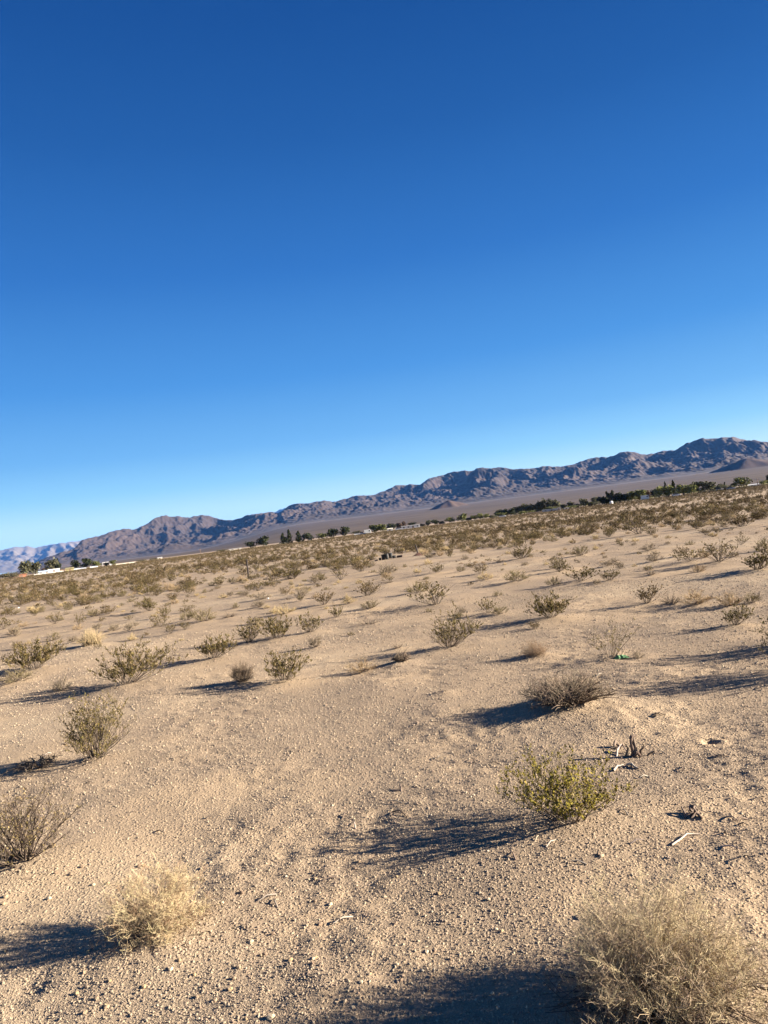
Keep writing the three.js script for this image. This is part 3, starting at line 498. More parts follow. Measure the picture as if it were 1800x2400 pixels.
// ---------------------------------------------------------------- gravel and stones
function pebbleGeo(seed, detail = 0) {
  const g = new THREE.IcosahedronGeometry(1, detail), p = g.attributes.position, R = RNG(seed), off = R() * 50;
  for (let k = 0; k < p.count; k++) { const x = p.getX(k), y = p.getY(k), z = p.getZ(k), f = 1 + 0.42 * noise(x * 1.7 + off, y * 1.7 + z * 2.3, seed); p.setXYZ(k, x * f, y * f * 0.72, z * f * 0.85); }
  g.computeVertexNormals(); return g;
}
{
  const R = RNG(31), M = new THREE.Matrix4(), q = new THREE.Quaternion(), e = new THREE.Euler(), c = new THREE.Color(), list = [];
  const tones = [[0.44, 0.33, 0.23], [0.37, 0.28, 0.205], [0.52, 0.41, 0.29], [0.30, 0.22, 0.17], [0.42, 0.29, 0.21], [0.60, 0.50, 0.38]];
  for (let t = 0; t < 1600000 && list.length < 800000; t++) {
    const az = (R() - 0.5) * 1.24, r = 2.05 * Math.pow(16 / 2.05, Math.pow(R(), 1.15)), x = Math.sin(az) * r, z = -Math.cos(az) * r;
    const g = gravelly(x, z) * (1 - sstep(0.006, 0.03, mound(x, z)) * 0.85); if (R() > 0.34 + 0.66 * g) continue;
    const u = R(), s = (0.0012 + 0.0015 * u + 0.0062 * Math.pow(u, 30)) * (0.48 + 0.105 * r); list.push([x, z, s]);
  }
  for (let k = 0; k < 26000; k++) { const az = (R() - 0.5) * 1.24, r = 6 + 26 * Math.pow(R(), 0.8), x = Math.sin(az) * r, z = -Math.cos(az) * r; if (R() < 0.25 + 0.75 * gravelly(x, z)) list.push([x, z, (0.004 + 0.010 * Math.pow(R(), 5)) * (0.7 + r * 0.03)]); }
  const im = new THREE.InstancedMesh(pebbleGeo(5), new THREE.MeshStandardMaterial({ roughness: 0.92 }), list.length);
  list.forEach(([x, z, s], n) => {
    q.setFromEuler(e.set(R() * 0.7, R() * 6.28, R() * 0.7)); M.compose(V(x, H(x, z) + s * 0.25, z), q, V(s * (0.8 + 0.5 * R()), s * (0.7 + 0.5 * R()), s * (0.8 + 0.4 * R()))); im.setMatrixAt(n, M);
    const b = tones[Math.floor(R() * R() * 6)], f = 0.85 + 0.3 * R(); im.setColorAt(n, c.setRGB(b[0] * f * 0.68, b[1] * f * 0.69, b[2] * f * 0.65));
  });
  im.name = 'gravel'; im.castShadow = im.receiveShadow = true; scene.add(im); tag(im, 'fine tan gravel strewn over the sand', 'gravel', null, 'stuff');
  // single stones one can pick out
  const pts = [[635, 2386, 15], [681, 2251, 11], [589, 2208, 11], [540, 2320, 9], [1162, 2179, 9], [740, 2062, 8], [401, 2273, 10], [338, 2314, 10], [1410, 2007, 10], [1402, 2003, 8], [1176, 2184, 9], [842, 2020, 7], [455, 2286, 9], [420, 2252, 9], [1530, 2100, 10], [1712, 2036, 8], [720, 2168, 8], [612, 2240, 8], [505, 2345, 9], [250, 2362, 10], [180, 2330, 9], [930, 2262, 8], [1010, 2290, 8], [560, 2268, 10], [640, 2190, 8], [740, 2245, 9], [1465, 2155, 8]];
  for (let k = 0; k < 60; k++) pts.push([R() * 1250, 2020 + R() * 370, 6 + R() * 4]);
  const shapes = [0, 1, 2, 3].map((k) => pebbleGeo(60 + k, 1)), mats = [paint(0.46, 0.36, 0.23, 0.85), paint(0.27, 0.19, 0.115, 0.85), paint(0.20, 0.135, 0.085, 0.85), paint(0.36, 0.25, 0.13, 0.85)];
  pts.forEach(([x, y, s], n) => {
    const p = G(x, y), sz = s * p.distanceTo(camera.position) / FPX * 0.5, o = new THREE.Mesh(shapes[n % 4], mats[n < 9 ? (n % 2 ? 3 : 0) : Math.floor(R() * 4)]);
    o.name = numbered('stone'); o.position.set(p.x, H(p.x, p.z) + sz * 0.35, p.z); o.rotation.y = R() * 6.28; o.scale.set(sz * 1.1, sz * (0.8 + 0.3 * R()), sz); o.castShadow = o.receiveShadow = true; scene.add(o);
    tag(o, n === 0 ? 'largest tan stone, at the edge of the dry bush shadow' : (() => { const m = o.material === mats[0] ? 'pale' : o.material === mats[1] ? 'brown' : o.material === mats[2] ? 'dark' : 'tan'; return `${sz > 0.0125 ? 'chunky' : sz > 0.009 ? 'small' : 'tiny'} ${m} stone on gravel, ${nearest(p)}`; })(), 'stone', 'small stones strewn on the gravel');
  });
}

// ---------------------------------------------------------------- dead wood, bag
{
  const R = RNG(88);
  const P = (x, y, up = 0) => { const p = G(x, y); p.y += up; return p; };
  const wood = (name, label, list, cols) => {          // list: [[points], r0, r1]; points relative to the first one
    const o0 = list[0][0][0], root = thing(name, label, 'dead wood', [o0.x, o0.y, o0.z]);
    list.forEach(([pts, r0, r1, nm]) => { const gb = new GB(), q = []; const rel = pts.map((p) => p.clone().sub(o0)); for (let k = 0; k < rel.length - 1; k++) { q.push(rel[k]); q.push(rel[k].clone().lerp(rel[k + 1], 0.5).add(V((R() - 0.5) * r0 * 1.6, (R() - 0.5) * r0, (R() - 0.5) * r0 * 1.6))); } q.push(rel[rel.length - 1]); gb.tube(q, r0, r1, 6, jit(cols[Math.floor(R() * cols.length)], R, 0.2)); part(nm || 'branch', gb.geo(), woodMat, root); });
    return root;
  };
  const dark = [[0.10, 0.07, 0.052], [0.16, 0.12, 0.09]], pale = [[0.40, 0.33, 0.26], [0.30, 0.25, 0.20]];
  const s = P(1482, 1772), r = (x, y, z) => s.clone().add(V(x * 0.9, y > 0 ? y * 0.82 : y, z));
  wood('dead_stump', 'dark splintered bush stump with upright broken prongs on the sand', [
    [[r(0, -0.02, 0), r(0.006, 0.07, 0), r(0.012, 0.155, 0.01)], 0.018, 0.007, 'prong'], [[r(0.02, -0.02, 0.01), r(0.03, 0.06, 0), r(0.024, 0.15, -0.012)], 0.014, 0.006, 'prong'],
    [[r(-0.03, -0.02, 0.01), r(-0.028, 0.05, 0.01), r(-0.04, 0.10, 0.02)], 0.013, 0.006, 'prong'], [[r(0.04, -0.02, 0.0), r(0.06, 0.04, 0.01), r(0.085, 0.08, 0.01)], 0.011, 0.004, 'prong'],
    [[r(0, 0.13, 0.005), r(0.012, 0.152, 0.0), r(0.04, 0.148, -0.01)], 0.010, 0.008, 'prong'], [[r(0.0, 0.0, 0.02), r(0.03, 0.03, 0.03), r(0.04, -0.01, 0.04)], 0.016, 0.008, 'root'],
    [[r(0.09, -0.01, 0.03), r(0.13, 0.02, 0.03), r(0.145, 0.045, 0.02)], 0.009, 0.004, 'root'],
  ], dark);
  wood('arched_branch', 'pale arched dead branch beside the dark stump', [[[P(1444, 1775, -0.01), P(1448, 1764, 0.02), P(1460, 1758, 0.035), P(1471, 1766, 0.01)], 0.008, 0.006]], pale);
  wood('root_knot', 'dark gnarled root knot lying past the stump', [[[P(1440, 1752, 0), P(1446, 1748, 0.03), P(1452, 1750, 0.005)], 0.016, 0.01], [[P(1432, 1756, 0.006), P(1442, 1755, 0.008), P(1455, 1754, 0.005)], 0.007, 0.005]], dark);
  wood('dead_stick', 'forked pale stick lying in front of the dark stump', [[[P(1438, 1808, 0.004), P(1448, 1799, 0.012), P(1461, 1794, 0.006)], 0.008, 0.004]], pale);
  wood('dead_stick', 'short grey stick pointing at the dark stump', [[[P(1470, 1795, 0.008), P(1482, 1796, 0.014), P(1496, 1803, 0.004)], 0.009, 0.006]], pale);
  wood('dead_stick', 'bleached white bent stick lying on bare gravel', [[[P(1575, 1982, 0.004), P(1595, 1970, 0.006), P(1611, 1960, 0.012), P(1639, 1957, 0.004)], 0.0045, 0.003]], [[0.44, 0.37, 0.28]]);
  wood('driftwood_knot', 'knotted dark wood piece beyond the bleached white stick', [[[P(1608, 1918, 0), P(1603, 1910, 0.022), P(1599, 1904, 0.03)], 0.007, 0.004], [[P(1618, 1914, 0.005), P(1630, 1908, 0.02), P(1644, 1918, 0.004)], 0.012, 0.007], [[P(1622, 1918, 0.005), P(1634, 1913, 0.018), P(1645, 1921, 0.006)], 0.009, 0.006], [[P(1620, 1906, 0.01), P(1622, 1902, 0.03), P(1626, 1904, 0.02)], 0.012, 0.007]], dark);
  wood('twig', 'thin curved twig lying near the tip of the creosote shadow', [[[P(921, 1904, 0.004), P(938, 1906, 0.016), P(954, 1916, 0.003)], 0.004, 0.0025]], dark);
  wood('twig', 'tiny twig standing in the sand beyond the curved twig', [[[P(940, 1856, -0.005), P(941, 1850, 0.012), P(938, 1846, 0.02)], 0.006, 0.003], [[P(918, 1853, 0.004), P(936, 1855, 0.006)], 0.004, 0.002]], dark);
  wood('dead_stick', 'bundle of short dry sticks on sand beside the twig dome', [[[P(1528, 1680, 0.004), P(1545, 1676, 0.02), P(1560, 1677, 0.004)], 0.006, 0.003], [[P(1536, 1672, 0.004), P(1548, 1680, 0.014)], 0.005, 0.003]], dark);
  wood('dead_stick', 'pale short stick on the open sand beyond the twig dome', [[[P(1396, 1587, 0.004), P(1404, 1582, 0.012), P(1411, 1579, 0.004)], 0.008, 0.004]], pale);
  // litter of twig ends
  for (let k = 0; k < 70; k++) {
    const x = R() * 1800, y = 1480 + R() * 700, p = G(x, y), a = R() * 6.28, L = (0.03 + 0.07 * R()) * (y < 1700 ? 1.6 : 1), gb = new GB(), d = V(Math.cos(a), 0, Math.sin(a));
    gb.tube([V(0, -0.004, 0), d.clone().multiplyScalar(L * 0.5).add(V(0, 0.012, 0)), d.clone().multiplyScalar(L).add(V(0, 0.004, 0))], 0.0045, 0.002, 4, jit(R() < 0.5 ? dark[1] : pale[1], R, 0.3));
    const o = new THREE.Mesh(gb.geo(), woodMat); o.name = numbered('twig'); o.position.set(p.x, H(p.x, p.z) + 0.004, p.z); o.castShadow = o.receiveShadow = true; scene.add(o); tag(o, `${L > 0.1 ? 'long' : L > 0.06 ? 'short' : 'tiny'} broken twig end on sand, ${nearest(p)}`, 'twig', 'loose twig ends on the sand');
  }
  // green plastic bag
  const b = G(1455, 1543), g = new THREE.PlaneGeometry(0.34, 0.22, 22, 14); g.rotateX(-Math.PI / 2); const q = g.attributes.position;
  for (let k = 0; k < q.count; k++) { const x = q.getX(k), z = q.getZ(k), m = Math.max(0, 1 - (x / 0.18) ** 2) * Math.max(0, 1 - (z / 0.12) ** 2); q.setXYZ(k, x + 0.03 * noise(z * 20, x * 9, 3), 0.006 + m * (0.085 + 0.06 * noise(x * 16, z * 16, 5)) + 0.02 * Math.abs(noise(x * 40, z * 40, 6)), z + 0.03 * noise(x * 20, z * 9, 4)); }
  g.computeVertexNormals();
  const bag = new THREE.Mesh(g, new THREE.MeshStandardMaterial({ color: new THREE.Color().setRGB(0.085, 0.19, 0.07), roughness: 0.7, side: THREE.DoubleSide })); bag.name = 'plastic_bag'; bag.position.set(b.x, H(b.x, b.z), b.z); bag.scale.set(0.44, 0.34, 0.44); bag.castShadow = bag.receiveShadow = true; scene.add(bag); tag(bag, 'crumpled bright green plastic bag caught under a thin creosote bush', 'bag');
}

// ---------------------------------------------------------------- posts, pails and scrap on the plain
{
  const rust = paint(0.026, 0.016, 0.012, 0.8), black = paint(0.012, 0.014, 0.014, 0.55), R = RNG(12);
  const cyl = (r0, r1, h, y, n = 12) => { const g = new THREE.CylinderGeometry(r1, r0, h, n); g.translate(0, y + h / 2, 0); return g; };
  {
    const p = G(583, 1356), o = thing('fence_post', 'dark weathered fence post standing alone on the sand', 'post', [p.x, p.y - 0.05, p.z]);
    part('shaft', cyl(0.05, 0.042, 0.98, 0, 7), rust, o); part('cap', cyl(0.052, 0.045, 0.04, 0.98, 7), rust, o); part('collar', cyl(0.16, 0.10, 0.07, 0.02, 9), rust, o);
  }
  {
    const p = G(981, 1302), o = thing('leaning_post', 'leaning rusty post rising from a folded scrap sheet', 'post', [p.x, p.y - 0.03, p.z]);
    const s = part('shaft', cyl(0.045, 0.035, 0.62, 0, 7), rust, o); s.rotation.z = 0.16; const gb = new GB(), c = [0.11, 0.06, 0.045];
    const k = [gb.v(-0.36, 0.0, 0.1, c), gb.v(-0.02, 0.20, 0.05, c), gb.v(0.36, 0.02, 0.12, c), gb.v(0.30, 0.0, -0.3, c), gb.v(-0.30, 0.0, -0.3, c), gb.v(-0.05, 0.0, 0.34, c)];
    gb.tri(k[0], k[5], k[1]); gb.tri(k[5], k[2], k[1]); gb.tri(k[2], k[3], k[1]); gb.tri(k[3], k[4], k[1]); gb.tri(k[4], k[0], k[1]); part('folded_sheet', gb.geo(), woodMat, o);
  }
  const pail = (x, y, w, h, label, group) => {
    const p = G(x, y), k = p.distanceTo(camera.position) / FPX, r = w * k / 2, hh = h * k, o = thing('pail', label, 'pail', [p.x, p.y - 0.01, p.z], R() * 6, group);
    const prof = [[0.001, 0], [0.86 * r, 0], [0.95 * r, hh * 0.45], [r, hh * 0.9], [r * 1.06, hh * 0.92], [r * 1.06, hh], [r * 0.95, hh], [r * 0.84, 0.06 * hh], [0.001, 0.06 * hh]].map((q) => new THREE.Vector2(...q));
    part('bucket', new THREE.LatheGeometry(prof, 18), black, o); const t = new THREE.TorusGeometry(r * 1.02, r * 0.05, 5, 18); t.rotateX(Math.PI / 2); t.translate(0, hh * 0.55, 0); part('rib', t, black, o);
  };
  pail(899, 1312, 8.5, 13, 'tall black pail standing in a row by the leaning post', 'tall black pails');
  pail(907, 1311, 8.5, 13.5, 'tall black pail standing in a row by the leaning post', 'tall black pails');
  pail(916, 1308, 9, 12.5, 'tall black pail standing in a row by the leaning post', 'tall black pails');
  pail(891, 1313, 6, 6, 'short black pail at the end of the pail row', null);
  pail(924, 1308, 8, 6.5, 'squat black pail on the post side of the pail row', null);
  const slab = (x, y, w, h, label) => { const p = G(x, y), k = p.distanceTo(camera.position) / FPX, gb = new GB().box(-w * k / 2, w * k / 2, -0.02, h * k, -0.14, 0.14, [0.05, 0.035, 0.03]); const q = gb.p; for (let i = 0; i < q.length; i += 3) q[i + 1] += q[i + 1] > 0 ? 0.05 * noise(q[i] * 3, q[i + 2] * 3, 4) : 0; const o = new THREE.Mesh(gb.geo(), woodMat); o.name = numbered('scrap_board'); o.position.copy(p); o.rotation.y = 0.3 * (R() - 0.5); o.castShadow = o.receiveShadow = true; scene.add(o); tag(o, label, 'board'); };
  slab(937, 1306, 12, 4, 'low dark board lying between the pails and the leaning post'); slab(1005, 1306, 9, 3, 'low dark board past the leaning post'); slab(1016, 1302, 11, 5, 'dark upturned board propped past the leaning post');
  slab(882, 1315, 7, 2.5, 'flat dark board beside the short pail');
}

{
  const R = RNG(99), m = new THREE.MeshStandardMaterial({ color: new THREE.Color().setRGB(0.72, 0.70, 0.66), roughness: 0.8, side: THREE.DoubleSide });
  [[188, 1402, 5, 'white paper scrap caught on a twig by the far scrub'], [44, 1425, 5, 'white paper scrap lying on open sand'], [628, 1403, 8, 'curled white scrap beside a twiggy bush'], [1437, 1213, 6, 'white scrap among dense far scrub']].forEach(([x, y, w, l]) => {
    const p = G(x, y), s = 0.55 * w * p.distanceTo(camera.position) / FPX, g = new THREE.PlaneGeometry(s, s * 0.8, 6, 5), q = g.attributes.position;
    for (let k = 0; k < q.count; k++) q.setZ(k, s * 0.5 * noise(q.getX(k) / s * 2.5, q.getY(k) / s * 2.5, Math.floor(x)));
    g.rotateX(-0.9); g.computeVertexNormals(); const o = new THREE.Mesh(g, m); o.name = numbered('paper_scrap'); o.position.set(p.x, H(p.x, p.z) + s * 0.3, p.z); o.rotation.y = R() - 0.5; o.castShadow = o.receiveShadow = true; scene.add(o); tag(o, l, 'litter');
  });
}

// ---------------------------------------------------------------- treeline and homesteads, about 450 m away
const far = (px, dist) => { const y = 1357 - 0.1235 * px, a = azOf(px, y); return V(Math.sin(a) * dist, 0, -Math.cos(a) * dist); };
const PXM = (dist) => dist / FPX;       // metres per photo pixel out there (near the frame's middle)
const TREES = [];
function tree(px, w, h, kind, label, group, dist = 450) {
  const p = far(px, dist), m = PXM(dist) * (1 + 0.0), W = w * m * 1.12, Hh = h * m * 1.06, R = RNG(7000 + TREES.length * 13), o = thing(kind === 'pine' ? 'pine_tree' : kind === 'low' ? 'bushy_tree' : 'tree', label, 'tree', [p.x, p.y - 0.05, p.z], 0, group); TREES.push(o);
  const tone = { pine: [0.040, 0.046, 0.020], dark: [0.038, 0.044, 0.021], grey: [0.115, 0.11, 0.06], green: [0.125, 0.13, 0.042], pale: [0.21, 0.21, 0.07], low: [0.09, 0.08, 0.042], brown: [0.10, 0.068, 0.048] }[kind];
  const tr = new GB(), cr = new GB(), bark = [0.10, 0.075, 0.055];
  tr.tube([V(0, -0.2, 0), V((R() - 0.5) * 0.3, Hh * 0.3, 0), V((R() - 0.5) * 0.5, Hh * 0.75, (R() - 0.5) * 0.4)], Hh * 0.035, Hh * 0.01, 6, bark);
  const lobes = [], nl = kind === 'pine' ? 7 : 11;
  for (let k = 0; k < nl; k++) {
    const a = R() * 6.283;
    if (kind === 'pine') { const y = 0.14 + 0.8 * k / (nl - 1), rr = W * 0.46 * (1.02 - y) + W * 0.06; lobes.push([Math.cos(a) * rr * 0.45, Hh * y, Math.sin(a) * rr * 0.45, rr * (0.75 + 0.3 * R()), Hh * 0.14]); }
    else { const y = kind === 'low' ? 0.25 + 0.4 * R() : 0.16 + 0.66 * Math.sqrt((k + 0.5) / nl) * (0.8 + 0.3 * R()), rr = W * (0.21 + 0.12 * R()), d = W * 0.32 * Math.sqrt(R()); lobes.push([Math.cos(a) * d, Hh * y, Math.sin(a) * d, rr, Hh * (0.15 + 0.07 * R())]); }
    const l = lobes[k]; tr.tube([V(0, Math.min(Hh * 0.6, l[1] * 0.55), 0), V(l[0] * 0.8, l[1], l[2] * 0.8)], Hh * 0.012, Hh * 0.004, 4, bark);
  }
  for (const l of lobes) for (let k = 0; k < 85; k++) {
    const th = R() * 6.283, cp = 2 * R() - 1, sp = Math.sqrt(1 - cp * cp), rr = 0.55 + 0.55 * R(); const q = V(l[0] + Math.cos(th) * sp * l[3] * rr, Math.max(0.15, l[1] + cp * l[4] * rr), l[2] + Math.sin(th) * sp * l[3] * rr), s = Math.min(W, Hh) * (0.05 + 0.05 * R());
    cr.leaf(q, s, s * 0.75, R, jit(tone, R, 0.3));
  }
  part('trunk', tr.geo(), woodMat, o); part('crown', cr.geo(), plantMat, o);
}
const LW = 'grey green feathery tree beside the white walled homestead', LD = 'dark round tree behind the parked white vehicles of the homestead';
for (const a of [[62, 25, 33, 'grey', LW, 'feathery trees by the white walled homestead', 400], [84, 23, 29, 'grey', LW, 'feathery trees by the white walled homestead', 405], [122, 27, 30, 'grey', 'taller feathery tree behind the pale blue roofs', null, 440], [138, 15, 19, 'dark', 'small dark tree touching the taller feathery tree', null, 430], [178, 20, 21, 'dark', LD, 'dark round trees by the homestead', 440], [204, 22, 24, 'dark', LD, 'dark round trees by the homestead', 440],
  [227, 17, 14, 'green', 'small green tree beside the dark round trees', null, 440], [265, 13, 12, 'green', 'small green tree beside the white carport', null, 450], [250, 10, 8, 'dark', 'dark low tree under the white carport roof', null, 452], [22, 44, 16, 'low', 'wide low olive thicket beside the rusty shed', null, 380], [102, 8, 14, 'brown', 'small brown dry tree between feathery trees', null, 420],
  [330, 22, 6, 'low', 'low far shrub tree by the pale track', 'low shrub trees by the pale track', 520], [360, 18, 6, 'low', 'low far shrub tree by the pale track', 'low shrub trees by the pale track', 520], [523, 24, 8, 'low', 'low round olive shrub tree beside the long white roof', null, 400],
  [587, 20, 17, 'dark', 'dark tree at the end of the long white roof', null, 430], [617, 25, 25, 'dark', 'round crowned dark tree standing apart from its row', null, 430], [664, 20, 24, 'pine', 'dark pointed pine of a close pair', 'pair of close pines', 430], [678, 22, 29, 'pine', 'dark pointed pine of a close pair', 'pair of close pines', 430], [701, 22, 24, 'pine', 'dark pine next to the pair of pines', null, 430], [722, 26, 20, 'dark', 'wide dark tree between pine and green trees', null, 430],
  [757, 30, 15, 'green', 'low wide green tree at the row end by the vehicles', null, 430], [782, 26, 23, 'dark', 'dense dark green tree in the row by the parked vehicles', 'dense trees by the parked vehicles', 430], [808, 28, 23, 'dark', 'dense dark green tree in the row by the parked vehicles', 'dense trees by the parked vehicles', 430], [836, 24, 12, 'low', 'low bushy tree behind the parked vehicles', null, 470],
  [878, 24, 20, 'green', 'bushy green tree beside the white box trailer', 'bushy trees by the box trailer', 440], [898, 22, 19, 'green', 'bushy green tree beside the white box trailer', 'bushy trees by the box trailer', 440], [918, 20, 18, 'dark', 'dark tree behind the small white house', null, 490], [938, 16, 16, 'brown', 'bare brown tree behind the long white mobile home', 'bare brown trees', 500], [948, 10, 18, 'brown', 'bare brown tree behind the long white mobile home', 'bare brown trees', 500],
  [967, 17, 14, 'dark', 'dark tree just behind the white mobile home roof', null, 490]]) tree(...a);
const LF = 'green grey tree in the far low row behind the mobile home', GF = 'far low tree row';
for (const [x, w, h, k] of [[990, 16, 10, 'low'], [1004, 14, 13, 'grey'], [1020, 18, 13, 'dark'], [1036, 14, 10, 'low'], [1054, 22, 14, 'green'], [1083, 22, 18, 'green'], [1098, 16, 12, 'low'], [1112, 18, 12, 'green'], [1126, 14, 14, 'pale'], [1140, 15, 12, 'pale'], [1152, 14, 9, 'low']]) tree(x, w, h, k, LF, GF, 500);
for (const [x, w, h] of [[1170, 20, 18], [1184, 18, 17], [1198, 18, 17]]) tree(x, w, h, 'dark', 'dark squat tree at the dense end of the windbreak', 'dense end of the windbreak', 470);
for (let k = 0; k < 11; k++) tree(1210 + k * 9.6, 15, 20 + (k * 7 % 5) + (k > 5 ? 5 : 0), 'grey', 'tall feathery grey green windbreak tree behind the long low shed', 'feathery windbreak', 480);
for (const [x, w, h, k] of [[1322, 16, 13, 'grey'], [1338, 16, 16, 'grey'], [1352, 14, 13, 'low'], [1368, 17, 19, 'grey'], [1384, 12, 11, 'low'], [1395, 16, 21, 'grey']]) tree(x, w, h, k, 'loose grey green tree between windbreak and dark grove', 'loose trees beside the windbreak', 470);
for (const [x, w, h, k] of [[1412, 20, 20, 'dark'], [1426, 22, 26, 'pine'], [1438, 22, 27, 'pine'], [1452, 22, 22, 'dark'], [1464, 16, 19, 'dark']]) tree(x, w, h, k, 'dark tree of the dense grove behind the white tank', 'dark grove', 420);
for (const [x, w, h] of [[1480, 26, 22], [1500, 26, 25]]) tree(x, w, h, 'green', 'leafy green tree next to the dark grove', 'leafy pair by the dark grove', 420);
tree(1520, 16, 21, 'brown', 'purplish brown bare tree between green trees', null, 430);
tree(1534, 12, 22, 'dark', 'narrow dark tree beside the purplish bare tree', null, 425);
for (const [x, w, h] of [[1546, 26, 26], [1568, 28, 25]]) tree(x, w, h, 'pale', 'bright leafy tree with dark pines behind it', 'bright leafy trees', 415);
for (const [x, w, h] of [[1562, 14, 31], [1582, 20, 31]]) tree(x, w, h, 'pine', 'dark pine rising behind the bright leafy trees', 'pines behind the bright trees', 440);
for (const [x, w, h] of [[1602, 24, 24], [1620, 24, 22]]) tree(x, w, h, 'pale', 'bright round tree beside the wide grey green trees', 'bright round trees', 415);
for (const [x, w, h] of [[1638, 26, 26], [1660, 30, 23]]) tree(x, w, h, 'grey', 'wide grey green tree past the bright round trees', 'wide grey green trees', 420);
tree(1688, 24, 14, 'grey', 'low grey tree by the scattered white vehicles', null, 470); tree(1700, 9, 15, 'pine', 'small dark pine behind the low grey tree', null, 490); tree(1722, 15, 13, 'dark', 'dark rounded tree beside the big leafy tree', null, 470);
tree(1743, 34, 23, 'green', 'big leafy green tree near the power pole', null, 420); tree(1790, 18, 10, 'pale', 'low bright bush tree under the power pole', null, 430); tree(1803, 14, 20, 'dark', 'dark tree past the power pole', null, 440);
for (let k = 0; k < 9; k++) tree(1640 + k * 14, 16, 5, 'low', 'low brown shrub tree along the far field edge', 'shrub trees along the field edge', 400);

for (let k = 0; k < 34; k++) tree(1158 + k * 16.5, 20 + (k * 7) % 9, 7 + (k * 5) % 6, k % 3 ? 'green' : 'grey', 'low green thicket filling a gap between the taller far trees', 'low thickets between the far trees', 455 + (k * 11) % 40);

